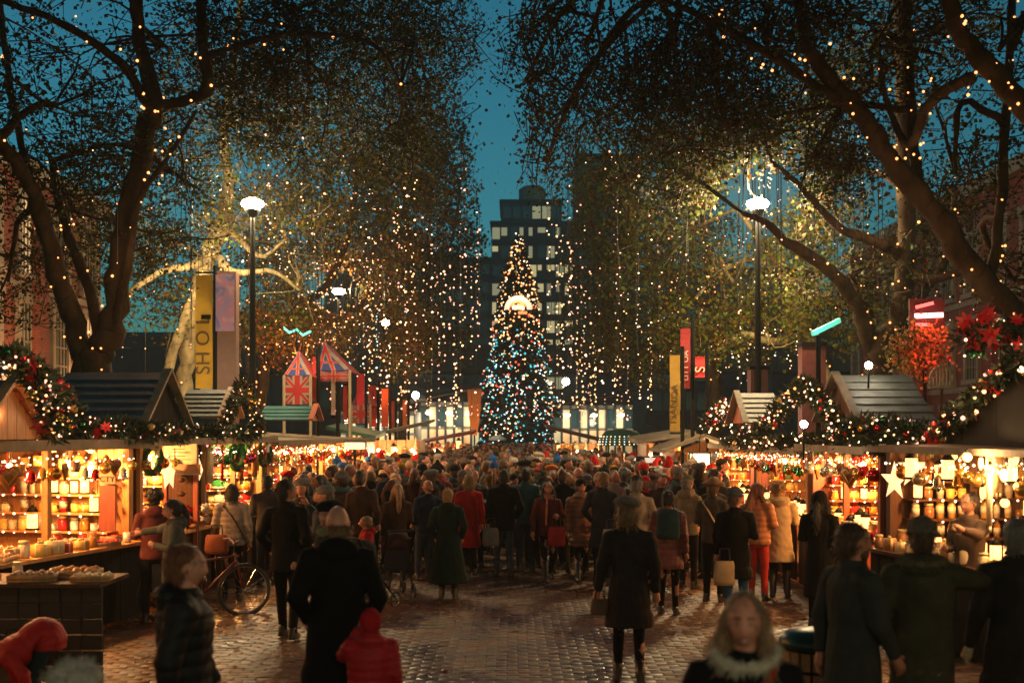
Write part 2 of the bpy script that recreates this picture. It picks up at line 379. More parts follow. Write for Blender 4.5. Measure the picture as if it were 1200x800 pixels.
# brick houses
brick = bpy.data.materials.new('brick_wall'); brick.use_nodes = True
def bricknodes(m, c1, c2):
    n = m.node_tree; L = n.links; b = n.nodes['Principled BSDF']; tc = n.nodes.new('ShaderNodeTexCoord')
    sx = n.nodes.new('ShaderNodeSeparateXYZ'); mp = n.nodes.new('ShaderNodeCombineXYZ'); ad = n.nodes.new('ShaderNodeMath'); ad.operation = 'ADD'
    L.new(tc.outputs['Object'], sx.inputs[0]); L.new(sx.outputs[0], ad.inputs[0]); L.new(sx.outputs[1], ad.inputs[1]); L.new(ad.outputs[0], mp.inputs[0]); L.new(sx.outputs[2], mp.inputs[1])
    br = n.nodes.new('ShaderNodeTexBrick'); br.inputs['Scale'].default_value = 1
    br.inputs['Brick Width'].default_value = .23; br.inputs['Row Height'].default_value = .075; br.inputs['Mortar Size'].default_value = .007
    br.inputs['Color1'].default_value = (*c1,1); br.inputs['Color2'].default_value = (*c2,1); br.inputs['Mortar'].default_value = (.12,.06,.045,1)
    L.new(mp.outputs[0], br.inputs[0]); L.new(br.outputs[0], b.inputs['Base Color']); b.inputs['Roughness'].default_value = .85
bricknodes(brick, (.34,.075,.04), (.24,.06,.035))
cream = mat('cream_stone', (.34,.26,.17), .7, var=.15, vscale=3)
lit_room = glow('lit_room', (1,.68,.34), .5)
def brick_house(label, side, xw, y0, y1, h, wins, seed):
    rr = random.Random(seed)
    t = thing('brick_house', label, 'house', (xw, y0, 0)); L = y1-y0; s = side
    MB().box(min(0,s*9), max(0,s*9), 0, L, 0, h).build('wall', brick, t)
    MB().box(min(-s*.35,s*9), max(-s*.35,s*9), -.2, L+.2, h, h+.5).build('cornice', cream, t)
    for fl, z in enumerate(wins):
        MB().box(min(-s*.08,0), max(-s*.08,0), 0, L, z-.55, z-.35).build('string_course', cream, t)
        nwin = int(L/2.4)
        for i in range(nwin):
            y = (i+.5)*L/nwin; wf = MB()
            fx0, fx1 = sorted((0, -s*.12))
            wf.box(fx0,fx1,y-.72,y-.5,z-.1,z+1.95).box(fx0,fx1,y+.5,y+.72,z-.1,z+1.95).box(fx0-.02,fx1+.02,y-.8,y+.8,z+1.95,z+2.25).box(fx0-.06,fx1+.06,y-.8,y+.8,z-.28,z-.1)
            fr = wf.build('window', cream, t)
            gx0, gx1 = sorted((0, -s*.04)); k = 'lit' if rr.random() < .3 else 'dark'
            MB().box(gx0,gx1,y-.5,y+.5,z-.1,z+1.95).build('pane', lit_room if k == 'lit' else glass_d, fr)
            bx0, bx1 = sorted((-s*.04, -s*.08))
            b = MB()
            for q in (-.25,0,.25): b.box(bx0,bx1,y+q-.018,y+q+.018,z-.1,z+1.95)
            for q in (.35,.9,1.45): b.box(bx0,bx1,y-.5,y+.5,z+q-.02,z+q+.02)
            b.build('glazing_bar', cream, fr)
    for y in np.arange(0, L+.1, 7.0):
        px0,px1 = sorted((0,-s*.3)); MB().box(px0,px1,y-.35,y+.35,0,h).build('pilaster', brick, t)
    return t
brick_house('red brick house with cream window surrounds behind the old plane tree', -1, -13.6, 20, 39.5, 9.4, (1.0,4.0,6.9), 3)
for _y in (5.5,12.2,17.2):
    _h = [o for o in bpy.data.objects if o.name == 'brick_house'][0]
    MB().beam((0,_y,3.3),(.32,_y,3.3),.03,.03).build('fill_lamp_bracket', iron, _h); MB().ell((.36,_y,3.2),(.07,.07,.1),1).build('facade_fill_lamp', shopglow, _h); point('facade_fill', (.75,_y-.2,3.2), 190, (1,.52,.24), .08, _h)  # lamps and brackets invented to brighten the brick facade
brick_house('dark brick house behind the red lit bush', 1, 17, 28, 60, 11, (1.2,4.4,7.6), 8)
# ------------------------------------------------------------------ trees
LAMPS = [tuple(P(296,240,26)), tuple(P(888,240,26)), tuple(P(397,342,46))]   # the lamp heads stand clear of leaves
LEAF_TONES = np.array([(.075,.085,.022),(.06,.075,.02),(.09,.08,.02),(.12,.07,.02),(.05,.06,.018),(.11,.05,.016)])
def sprays(C, per, size, droop, seed, spread=.16, length=.8):
    """leaf sprays around centres C; returns leaf quads and twig prisms"""
    r = np.random.default_rng(seed); n = len(C)
    d = r.normal(size=(n,3)); d[:,2] = d[:,2]*.5-droop; d /= np.linalg.norm(d,axis=1)[:,None]
    L = length*r.uniform(.6,1.3,n)
    # twigs: 3-sided, 3 points
    T = np.stack([C-d*L[:,None]*.5, C+r.normal(size=(n,3))*.05*L[:,None], C+d*L[:,None]*.5-np.array([0,0,1])*L[:,None]*.12*0+0],1)
    a = np.cross(d, r.normal(size=(n,3))); a /= np.linalg.norm(a,axis=1)[:,None]; b = np.cross(d,a)
    tv = []
    for i, rad in enumerate((.013,.009,.004)):
        for j in range(3):
            an = 2*math.pi*j/3; tv.append(T[:,i]+(a*math.cos(an)+b*math.sin(an))*rad)
    TV = np.stack(tv,1).reshape(-1,3); tf = []
    for i in range(2):
        for j in range(3): tf.append([i*3+j, i*3+(j+1)%3, (i+1)*3+(j+1)%3, (i+1)*3+j])
    TF = (np.array(tf)[None]+(np.arange(n)*9)[:,None,None]).reshape(-1,4)
    # leaves
    t = r.uniform(-.5,.6,(n,per)); c = C[:,None]+d[:,None]*(t*L[:,None])[...,None]+r.normal(size=(n,per,3))*spread; c = c.reshape(-1,3); m = len(c)
    u = r.normal(size=(m,3)); u[:,2] -= .5; u /= np.linalg.norm(u,axis=1)[:,None]
    v = np.cross(u, r.normal(size=(m,3))); v /= np.linalg.norm(v,axis=1)[:,None]; wv = np.cross(u,v)
    s = (size*r.uniform(.55,1.25,m))[:,None]
    # six-point lobed leaf folded on its midrib : two quads
    p0 = c-u*s*.5; p1 = c-u*s*.05+v*s*.52+wv*s*.12; p2 = c+u*s*.28+v*s*.22; p3 = c+u*s*.55; p4 = c+u*s*.28-v*s*.22; p5 = c-u*s*.05-v*s*.52+wv*s*.12
    LV = np.stack([p0,p1,p2,p3,p4,p5],1).reshape(-1,3)
    LF = (np.array([[0,1,2,3],[0,3,4,5]])[None]+(np.arange(m)*6)[:,None,None]).reshape(-1,4)
    tone = LEAF_TONES[r.integers(0,6,m)]*r.uniform(.4,1.15,(m,1)); tone = np.repeat(tone,6,0)
    return LV, LF, tone, TV, TF
def crook(pts, rad, seed, sub=5, amp=.5):
    """subdivide a limb path with a natural wobble"""
    r = random.Random(seed); out = []; rr = []
    for i in range(len(pts)-1):
        a, b = pts[i], pts[i+1]; pa = pts[i-1] if i else a; nb = pts[i+2] if i+2 < len(pts) else b
        for k in range(sub):
            t = k/sub
            p = .5*((2*a)+(b-pa)*t+(2*pa-5*a+4*b-nb)*t*t+(3*a-pa-3*b+nb)*t**3)
            q = rad[i]*(1-t)+rad[i+1]*t
            out.append(p+Vector((r.uniform(-1,1),r.uniform(-1,1),r.uniform(-1,1)))*q*amp*.5); rr.append(q*r.uniform(.9,1.12))
    out.append(pts[-1]); rr.append(rad[-1]); return out, rr
def bark_tube(mb, pts, rad, n):
    pts2 = pts; mb.tube(pts2, rad, n)
def plane_tree(label, limbs, crowns, seed, leaf=.085, per=12, bulbs=0, bulbmat=None, uplights=(), bulb_r=.022, dens=1., tint=(1,1,1), barkm=None, rs=.84):
    """limbs: list of (name, [(px,py,rpx,d)...]); crowns: (px,py,rx_px,ry_px,d,rd,n_sprays,droop)"""
    r = random.Random(seed); base = None; allp = []
    t = None
    for k, (nm, pp) in enumerate(limbs):
        pts = [P(a,b,d) for a,b,c,d in pp]; rad = [c*d/F*rs for a,b,c,d in pp]
        if t is None:
            base = Vector((pts[0].x, pts[0].y, 0)); t = thing('plane_tree', label, 'tree', base); MWt = base
        p2, r2 = crook(pts, rad, seed+k)
        mb = MB(); bark_tube(mb, p2, r2, 12 if nm == 'trunk' else 8); mb.build(nm, barkm or bark, t, off=base, smooth=True)
        allp += [(a, b, nm) for a, b in zip(p2, r2)]
    # connecting branches and sprays
    LVs=[];LFs=[];Ts=[];TVs=[];TFs=[]; nl=nt_=0; bm = MB()
    for k, (px,py,rx,ry,d,rd,ns,droop) in enumerate(crowns):
        c = P(px,py,d); s = d/F
        nr = min(allp, key=lambda q: (q[0]-c).length+ (0 if q[0].z < c.z+2 else .5))
        mid = (nr[0]+c)/2+Vector((r.uniform(-.4,.4),r.uniform(-.4,.4),r.uniform(.1,.6)))
        p2, r2 = crook([nr[0],mid,c], [min(nr[1]*.8,.09),.05,.03], seed+50+k, 4, 1.)
        bm.tube(p2, r2, 6)
        rg = np.random.default_rng(seed*31+k)
        for q in range(max(4,int(ns/50))):
            v = rg.normal(size=3); v /= np.linalg.norm(v); e = c+Vector((v[0]*rx*s*.9, v[1]*rd*.9, v[2]*ry*s*.9))
            st = p2[rg.integers(len(p2)//2,len(p2))]; md = (st+e)/2+Vector(rg.normal(size=3)*.25)+Vector((0,0,.25))
            p3, r3 = crook([st,md,e], [.03,.02,.007], seed+90+q, 3, 1.5); bm.tube(p3, r3, 4)
        n = int(ns*dens*(.52 if py < 110 else (.54 if py < 180 else .5)))
        v = rg.normal(size=(n*3,3)); v /= np.linalg.norm(v,axis=1)[:,None]; v *= rg.uniform(0,1,(n*3,1))**.42
        Cc = np.array(c)+v*np.array([rx*s,rd,ry*s])
        nz = noise3(Cc, .9, seed+k)+.45*noise3(Cc, 2.6, seed+k+7); Cc = Cc[nz > -.02][:n]
        for lp in LAMPS: Cc = Cc[(np.hypot(Cc[:,0]-lp[0]*Cc[:,1]/lp[1], Cc[:,2]-CH-(lp[2]-CH)*Cc[:,1]/lp[1]) > 1.0) | (Cc[:,1] > lp[1]+3)]
        LV,LF,tn,TV,TF = sprays(Cc, per, leaf, droop, seed*7+k)
        LVs.append(LV); LFs.append(LF+nl); nl += len(LV); Ts.append(tn); TVs.append(TV); TFs.append(TF+nt_); nt_ += len(TV)
    bm.build('branches', barkm or bark, t, off=base, smooth=True)['kind'] = 'stuff'
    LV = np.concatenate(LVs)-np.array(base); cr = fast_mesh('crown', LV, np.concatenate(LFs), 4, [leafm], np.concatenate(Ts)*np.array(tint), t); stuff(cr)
    tw = fast_mesh('twigs', np.concatenate(TVs)-np.array(base), np.concatenate(TFs), 4, [bark], None, t); stuff(tw)
    if bulbs:
        tot = [q for q in allp if q[0].z > 2.6 and q[1] > .02]; cs = []; 
        for i in range(bulbs):
            p, rd_, _ = r.choice(tot); a = r.uniform(0,6.28)
            # mostly on the sides turned to the lane
            off = Vector((math.cos(a), -abs(math.sin(a)), r.uniform(-.4,.4)))*(rd_*1.12+.02); cs.append(p+off+Vector((0,0,r.uniform(-.3,.3))))
        sl = thing('string_lights', 'warm bulb string wound on the '+' '.join(label.split(',')[0].split()[:10]), 'string lights', base, group='strings of warm bulbs wound on tree limbs')
        wm = MB(); cs.sort(key=lambda p: p.z)
        v, f = spheres_np(np.array([c[:] for c in cs])-np.array(base), np.array([bulb_r*r.uniform(.7,1.3) for _ in cs]), ICO[1])
        stuff(fast_mesh('bulbs', v, f, 3, [bulbmat or amber_bulb], None, sl))
        # cable winding up each limb
        for k, (nm, pp) in enumerate(limbs):
            pts = [P(a,b,d) for a,b,c,d in pp]; rad = [c*d/F*rs for a,b,c,d in pp]; p2, r2 = crook(pts, rad, seed+k)
            hel = []
            for i in range(len(p2)-1):
                for q in range(4):
                    tt = q/4; pc = p2[i].lerp(p2[i+1],tt); rc = r2[i]*(1-tt)+r2[i+1]*tt+.012; an = (i*4+q)*.9
                    u, vv = frame(p2[i+1]-p2[i]); hel.append(pc+u*math.cos(an)*rc+vv*math.sin(an)*rc)
            wm.tube(hel, .006, 3)
        wm.build('cable', wire, sl, off=base)
        for (a,b,d,pw,colr) in uplights: point('bulb_light', P(a,b,d)-base, pw, colr, .08, sl)
    return t
AMB = (1,.5,.2)
plane_tree('old plane tree with twin dark trunks behind the blue roofed stall',
  [('trunk',[(108,672,30,20),(110,440,27,20),(126,400,23,20),(140,330,19,20),(150,250,17,20),(168,170,17,20),(180,122,16,20),(166,60,12,20),(160,0,10,19.6),(150,-90,8,19)]),
   ('limb',[(100,440,20,20),(90,395,18,20),(68,320,16,19.8),(44,240,14,19.5),(24,200,12,19),(-12,150,11,18.5),(-60,60,9,18)]),
   ('limb',[(176,128,9,20),(148,82,8,19.6),(95,40,7,19),(40,14,6,18.5),(-30,-10,4,18)]),
   ('limb',[(178,130,11,20),(215,118,9,19.8),(243,104,11,19.6),(238,60,9,19.5),(236,-10,9,19.4)]),
   ('limb',[(236,70,6,19.5),(290,50,5,19.5),(350,40,4.5,19.6),(420,46,4,19.8),(452,66,3,20),(470,100,2,20.3)]),
   ('limb',[(118,400,10,20),(98,320,9,20.4),(72,250,8,20.8),(62,190,6,21)]),
   ('limb',[(130,398,8,20),(150,310,6,19.6),(163,235,6,19.5),(196,186,4,19.4),(230,130,3,19.3)]),
   ('limb',[(60,300,8,20),(30,190,7,21),(10,90,6,21.5),(0,0,5,22)])],
  [(90,250,170,80,22,3,500,.3),(230,220,150,90,23,3,480,.3),(60,130,130,70,19,2.6,230,.3),(200,60,170,80,21,3,420,.3),(360,110,120,100,22,3,460,.4),
   (350,20,170,70,21,3,430,.4),(450,60,110,120,24,3,520,.5),(10,330,60,60,22,2,90,.3),(-40,60,100,140,19,3,180,.3),(480,170,70,80,24,2.5,220,.6),(515,40,55,55,25,2.4,170,.9)],
  21, rs=.70, leaf=.072, dens=1.35, tint=(.62,.78,.7), bulbs=85, bulb_r=.021, uplights=((165,290,18.8,14,AMB),(95,300,18.8,8,AMB)))
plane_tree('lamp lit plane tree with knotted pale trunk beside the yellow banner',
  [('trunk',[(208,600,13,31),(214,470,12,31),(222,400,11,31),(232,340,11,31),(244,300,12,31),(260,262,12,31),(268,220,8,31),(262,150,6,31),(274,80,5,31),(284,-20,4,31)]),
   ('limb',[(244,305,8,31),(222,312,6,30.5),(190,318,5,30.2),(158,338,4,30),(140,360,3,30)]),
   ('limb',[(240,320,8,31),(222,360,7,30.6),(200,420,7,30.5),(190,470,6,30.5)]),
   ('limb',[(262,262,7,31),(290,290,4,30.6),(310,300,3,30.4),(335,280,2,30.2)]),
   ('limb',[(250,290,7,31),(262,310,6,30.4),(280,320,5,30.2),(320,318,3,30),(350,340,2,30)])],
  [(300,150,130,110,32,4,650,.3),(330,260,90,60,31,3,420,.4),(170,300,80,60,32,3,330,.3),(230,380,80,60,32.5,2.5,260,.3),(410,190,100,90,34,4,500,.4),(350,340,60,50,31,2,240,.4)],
  33, leaf=.1, tint=(1.6,1.6,.9), barkm=bark_lit, bulbs=40, uplights=((215,330,29.3,120,(1,.68,.3)),(262,300,29.3,120,(1,.75,.4))))  # tint and bark put the street lamp's light into the colour
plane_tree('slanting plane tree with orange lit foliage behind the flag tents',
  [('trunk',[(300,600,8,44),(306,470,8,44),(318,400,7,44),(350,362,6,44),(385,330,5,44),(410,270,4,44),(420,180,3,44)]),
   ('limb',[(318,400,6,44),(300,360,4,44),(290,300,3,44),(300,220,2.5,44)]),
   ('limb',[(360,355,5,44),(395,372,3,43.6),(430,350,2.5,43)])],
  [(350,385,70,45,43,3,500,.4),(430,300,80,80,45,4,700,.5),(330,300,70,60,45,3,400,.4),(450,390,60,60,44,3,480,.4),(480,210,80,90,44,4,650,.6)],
  41, leaf=.13, tint=(1.8,1.2,.8), bulbs=60, bulb_r=.035, uplights=((345,410,41.5,260,(1,.36,.08)),(310,380,41.5,120,(1,.36,.08)),(445,430,41.5,110,(1,.6,.2))))  # leaf tint adds golden lamp glow to the leaf colour
plane_tree('far plane tree hung with light curtains near the bridge, rusty leaves',
  [('trunk',[(470,560,6,58),(472,480,6,58),(478,400,5,58),(480,300,4,58),(470,200,3,58)]),('limb',[(478,380,4,58),(510,330,3,57),(530,280,2,56),(540,220,1.5,55)])],
  [(470,330,70,60,58,5,800,.6),(520,290,50,90,56,4,560,.7),(500,400,60,40,58,4,500,.5),(440,250,60,80,58,4,480,.5),(518,190,46,90,52,4,430,.8)],
  47, leaf=.15, tint=(.65,.75,.6))
plane_tree('great plane tree with long diagonal limbs above the candle stall',
  [('trunk',[(1340,640,40,16),(1300,500,34,16),(1232,420,26,16),(1182,362,22,16),(1132,300,20,16),(1086,240,18,16),(1040,182,16,16),(1005,130,14,16),(962,80,12,16),(942,40,10,16),(934,-30,9,16)]),
   ('limb',[(1006,132,9,16),(960,102,8,16),(900,62,7,16.3),(840,28,6,16.6),(770,-4,4,17)]),
   ('limb',[(1312,520,26,16),(1346,420,25,15.2),(1330,330,24,14.5),(1262,200,21,14.5),(1200,130,18,14.5),(1150,70,16,14.5),(1120,30,14,14.5),(1112,-40,12,14.5)]),
   ('limb',[(1086,242,9,16),(1072,190,9,16.5),(1068,110,8,17),(1060,0,8,17.3)]),
   ('limb',[(1140,90,10,14.5),(1090,120,8,15),(1065,170,7,15.5),(1040,120,4,16),(1030,60,3,16)]),
   ('limb',[(1160,330,10,16),(1172,250,8,16.5),(1180,120,7,17),(1186,0,6,17.4)])],
  [(1020,60,110,80,17,2.6,300,.3),(900,60,110,70,17.5,2.6,360,.5),(790,60,110,60,18.5,2.6,330,.7),(1120,200,80,60,18,2,140,.3),(1170,60,90,60,17,2,90,.3),(960,170,90,60,18,2.4,260,.4),
   (690,50,90,60,19,2.6,190,1.0),(840,140,100,60,19,2.6,360,.7),(740,140,80,60,20,2.6,240,.9),(1190,330,60,60,18,2,90,.3),(620,40,60,60,20,2.4,90,1.1),(660,130,50,60,20,2.4,110,1.2),(618,90,40,70,20,2.2,120,1.3),(640,190,36,40,21,2,50,1.3)],
  53, rs=.74, leaf=.068, dens=1.15, tint=(.62,.78,.7), bulbs=120, bulb_r=.018, uplights=((1060,215,14.8,9,AMB),(1110,290,14.8,11,AMB),(1150,110,13.4,6,AMB),(1180,380,14.6,9,AMB)))
plane_tree('forked plane tree behind the grey roofed chalet',
  [('trunk',[(1030,640,20,25),(1030,470,18,25),(1032,415,18,25),(1052,368,14,25),(1060,300,13,25),(1062,200,13,25),(1060,100,12,25),(1052,-20,10,25)]),
   ('limb',[(1026,418,13,25),(1010,372,11,25),(992,338,10,24.8),(960,308,9,24.5),(925,285,7,24.2),(898,262,5,24),(870,250,3,24)]),
   ('limb',[(1060,300,9,25),(1030,285,8,24.6),(985,268,6,24.2),(955,238,5,24),(935,215,4,24),(905,190,3,24)]),
   ('limb',[(1062,318,8,25),(1098,326,7,24.5),(1132,318,5,24),(1170,330,4,24)]),
   ('limb',[(1060,390,7,25),(1080,350,6,25),(1110,300,5,25),(1120,220,4,25)])],
  [(960,230,90,60,26,3,330,.4),(1000,330,80,50,26,3,260,.4),(880,180,90,60,25,3,380,.5),(1110,260,70,70,27,3,240,.4),(1000,120,90,70,27,3,320,.3),(790,200,80,70,26,3,420,.7),(1060,30,120,60,27,3,300,.3)],
  61, leaf=.1, tint=(.7,.85,.75), bulbs=46, uplights=((1050,260,23.8,22,AMB),(975,320,23.4,22,AMB)))
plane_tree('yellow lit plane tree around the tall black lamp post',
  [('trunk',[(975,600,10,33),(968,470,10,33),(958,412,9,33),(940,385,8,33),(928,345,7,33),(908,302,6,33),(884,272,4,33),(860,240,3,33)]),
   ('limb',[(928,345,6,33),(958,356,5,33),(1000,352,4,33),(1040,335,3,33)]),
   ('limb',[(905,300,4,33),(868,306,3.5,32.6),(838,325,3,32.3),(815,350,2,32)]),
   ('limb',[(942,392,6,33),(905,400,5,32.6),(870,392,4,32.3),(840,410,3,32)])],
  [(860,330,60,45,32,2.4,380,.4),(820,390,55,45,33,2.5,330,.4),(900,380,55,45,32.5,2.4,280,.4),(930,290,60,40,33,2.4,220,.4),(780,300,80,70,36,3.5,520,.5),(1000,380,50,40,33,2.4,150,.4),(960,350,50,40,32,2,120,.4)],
  67, leaf=.11, tint=(1.9,2.1,.9), barkm=bark_lit, bulbs=40, uplights=((900,420,31,60,(1,.75,.3)),(930,330,31.4,90,(1,.8,.4))))  # yellow lamp light is painted into the leaves and bark here
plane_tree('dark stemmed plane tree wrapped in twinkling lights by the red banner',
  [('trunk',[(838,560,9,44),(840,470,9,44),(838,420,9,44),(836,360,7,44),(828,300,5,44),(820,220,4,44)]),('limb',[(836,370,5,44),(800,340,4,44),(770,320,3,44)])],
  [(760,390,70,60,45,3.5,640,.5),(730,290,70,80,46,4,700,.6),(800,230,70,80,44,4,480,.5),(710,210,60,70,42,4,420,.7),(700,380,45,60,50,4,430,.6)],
  71, leaf=.13, tint=(1.3,1.4,.8), bulbs=40, bulb_r=.035, uplights=((770,440,42,110,(1,.62,.25)),))  # leaf tint brightens this crown's colour as if lamp lit
# unseen tree crowns added to keep sky light off the near lane
def side_tree(label, x, y, seed):
    t0 = lambda px,py,d: (px,py,d)
    base = Vector((x,y,0)); t = thing('plane_tree', label, 'tree', base); r = random.Random(seed)
    p2,r2 = crook([Vector((0,0,0)),Vector((.2,0,3)),Vector((0,.3,6)),Vector((.4,0,10))],[.42,.36,.3,.15],seed); MB().tube(p2,r2,12).build('trunk', bark, t, smooth=True)
    s = -1 if x > 0 else 1
    for k,e in enumerate(((s*5,0,9.5),(s*4,4,9),(s*3,-5,10),(-s*3,2,9))):
        p2,r2 = crook([Vector((0,.2,4.5+k*.5)),Vector((e[0]*.5,e[1]*.5,7.6)),Vector(e)],[.2,.13,.05],seed+k); MB().tube(p2,r2,8).build('limb', bark, t, smooth=True)
    rg = np.random.default_rng(seed); C = np.concatenate([np.array(c)+rg.normal(size=(640,3))*np.array([2.2,2.6,1.0]) for c in ((s*5,0,10),(s*3.5,4.5,9.8),(s*3,-5,10.5),(-s*2,2,9.5),(s*1,0,11))])
    Wc = C+np.array(base); C = C[(Wc[:,1] < 1.5) | (Wc[:,2]-CH > .42*Wc[:,1]+.8) | (np.abs(Wc[:,0]) > .5*Wc[:,1]+1.2)]
    LV,LF,tn,TV,TF = sprays(C, 10, .16, .3, seed, .2, .9); stuff(fast_mesh('crown', LV, LF, 4, [leafm], tn, t)); stuff(fast_mesh('twigs', TV, TF, 4, [bark], None, t))
side_tree('unseen plane tree added to shade the lane beside the viewer on the sweet stall side', -8.5, 3.5, 91)
side_tree('unseen plane tree added to shade the lane beside the viewer on the lamp stall side', 8.8, 1.0, 92)
side_tree('unseen plane tree added to shade the lane before the sweet stall', -9.2, 9.2, 95)
side_tree('unseen plane tree added to shade the lane before the lamp stall', 9.4, 8.6, 96)
side_tree('unseen plane tree added to shade the lane behind the viewer on the sweet stall side', -8.5, -9, 93)
side_tree('unseen plane tree added to shade the lane behind the viewer on the lamp stall side', 8.5, -10, 94)
# ------------------------------------------------------------------ light curtains hung between the trees
cr_ = random.Random(7)
def curtain(px, y0, y1, d, step, bm, group, label, r=.03, jit=.25):
    r *= .68
    top = P(px,y0,d); t = thing('light_string', label, 'string lights', top, group=group)
    L = (y1-y0)*d/F; pts = [(0,0,0)]; z = 0; cs = []
    while z < L:
        z += step*cr_.uniform(.5,1.6); pts.append((cr_.uniform(-jit,jit)*.12, cr_.uniform(-.03,.03), -z)); cs.append(pts[-1])
    MB().tube(pts, .006+.0001*d, 3).build('cable', wire, t)
    v, f = spheres_np(np.array(cs), np.array([r*cr_.choice((.6,.8,1,1,1.35)) for _ in cs]), ICO[1] if r > .028 else OCT)
    stuff(fast_mesh('bulbs', v, f, 3, [bm], None, t))
def curtains(n, x0, x1, ya, yb, d0, d1, step, mats, where, r):
    pxs = sorted(cr_.uniform(x0,x1) for _ in range(n))
    if x1 < 600: pxs = pxs[::-1]
    for i in range(n):
        px = pxs[i]; y0 = cr_.uniform(*ya); y1 = max(cr_.uniform(*yb), y0+45); d = cr_.uniform(d0,d1); m = cr_.choice(mats)
        nm = {warm_bulb:'warm',pink_bulb:'rosy',white_bulb:'pale',cool_bulb:'cool white'}[m]
        ln = 'long' if y1-y0 > 130 else 'short'
        curtain(px, y0, y1, d, step, m, 'hanging light strings '+where, f'{ORD[i]} hanging string out from mid lane, {nm}, {where}', r*d/40)
curtains(30, 425, 565, (150,290), (350,455), 30, 52, .8, [pink_bulb,warm_bulb,white_bulb], 'before the brown office block', .045)
curtains(28, 640, 780, (170,300), (350,450), 30, 52, .9, [pink_bulb,warm_bulb,white_bulb], 'before the dark slab building', .045)
curtains(20, 385, 545, (320,420), (450,505), 38, 66, .42, [warm_bulb,white_bulb,pink_bulb], 'above the flag stalls', .042)
curtains(16, 655, 770, (320,420), (440,500), 38, 66, .42, [warm_bulb,white_bulb], 'above the green canopy stall', .042)
curtains(30, 325, 450, (150,330), (380,430), 30, 44, .7, [pink_bulb,warm_bulb], 'beside the smaller street lamp', .038)
curtains(22, 760, 900, (200,330), (380,450), 28, 42, .8, [pink_bulb,warm_bulb,white_bulb], 'around the black lamp post', .036)
curtains(16, 1060, 1180, (290,330), (350,400), 22, 30, .45, [pink_bulb,white_bulb], 'above the red lit bush', .04)
curtains(18, 140, 330, (180,330), (360,440), 24, 36, .9, [pink_bulb,warm_bulb], 'near the yellow banner', .036)
curtains(18, 60, 240, (60,220), (200,330), 19, 26, 1.1, [pink_bulb,warm_bulb], 'in the old plane tree', .036)
curtains(24, 860, 1040, (40,180), (200,300), 18, 28, 1.1, [pink_bulb,warm_bulb], 'in the great plane tree', .036)
curtains(30, 230, 430, (110,260), (260,420), 27, 44, .8, [pink_bulb,warm_bulb,white_bulb], 'high in the crown by the brighter lamp', .034)
curtains(34, 690, 960, (90,260), (260,420), 26, 44, .8, [pink_bulb,warm_bulb,white_bulb], 'high in the crown over the black lamp', .034)
curtains(10, 470, 560, (230,330), (380,450), 45, 60, .8, [pink_bulb,warm_bulb], 'beside the tower on the flag side', .045)
curtains(8, 640, 690, (230,330), (380,450), 45, 60, .8, [pink_bulb,warm_bulb], 'beside the tower on the banner side', .045)
# twinkle lights netted over the far trees
def twinkle(label, px,py,rx,ry,d,rd,n,mats,r):
    """many short strings hanging side by side"""
    c = P(px,py,d); rg = np.random.default_rng(int(px*7+py)); t = thing('light_net', label, 'string lights', c); s = d/F; wm = MB(); vs = []; ks = []
    cols = max(6,n//9)
    for i in range(cols):
        x = rg.uniform(-1,1); y = rg.uniform(-1,1); hh = math.sqrt(max(.05,1-x*x)); z0 = hh*rg.uniform(.1,1.); z1 = z0-rg.uniform(.4,1.3); z1 = max(z1,-hh); m = max(3,int((z0-z1)*ry*s/rg.uniform(.22,.5)))
        k = rg.integers(0,len(mats)); zz = np.sort(rg.uniform(z1,z0,m))[::-1]*ry*s; sw = rg.normal(0,.02,m); pts = np.stack([x*rx*s+sw, y*rd+sw, zz],1)
        vs.append(pts); ks += [k]*m; wm.tube([tuple(pts[0]+np.array([0,0,.8])), tuple(pts[0]), tuple(pts[-1])], .006, 3)
    v = np.concatenate(vs); sv, sf = spheres_np(v, r*.55*rg.choice([.6,.75,.9,1.,1.5],len(v)))
    stuff(fast_mesh('bulbs', sv, sf, 3, mats, None, t, mi=np.repeat(np.array(ks),8))); stuff(wm.build('cable', wire, t))
twinkle('dense net of warm twinkling lights over the orange tree behind the flag tents', 350,395,55,40,43,3,130,[amber_bulb,warm_bulb],.06)
twinkle('dense net of pale yellow lights over foliage beside the smaller street lamp', 455,420,70,62,46,4,220,[warm_bulb,white_bulb,warm_bulb,cool_bulb],.05)
twinkle('net of fine warm lights in the rusty tree by the bridge', 500,330,70,110,54,5,150,[pink_bulb,warm_bulb],.06)
twinkle('net of pale lights over the tree next to the red banner', 745,415,66,66,46,4,220,[warm_bulb,white_bulb,warm_bulb,cool_bulb],.05)
twinkle('low net of warm lights over the far huts on the flag side', 500,478,66,28,52,5,190,[warm_bulb,pink_bulb],.055)
twinkle('low net of warm lights over the far huts on the banner side', 705,475,56,26,52,5,160,[warm_bulb,pink_bulb],.055)
twinkle('sparse net of rosy lights high in the tree before the slab building', 740,280,90,100,46,5,150,[pink_bulb,warm_bulb],.055)
twinkle('white light cluster along the twigs beside the bright street lamp', 322,300,30,45,30.5,1.5,90,[white_bulb,warm_bulb],.035)
twinkle('white lights in the lower leaves beside the black lamp post', 890,420,50,50,34,2.5,150,[white_bulb,warm_bulb],.035)
twinkle('loose net of rosy lights in the upper crown near the brighter street lamp', 380,220,110,80,30,5,110,[pink_bulb,warm_bulb],.04)
twinkle('loose net of rosy lights in the crown above the black lamp post', 830,200,120,90,30,5,120,[pink_bulb,warm_bulb],.035)
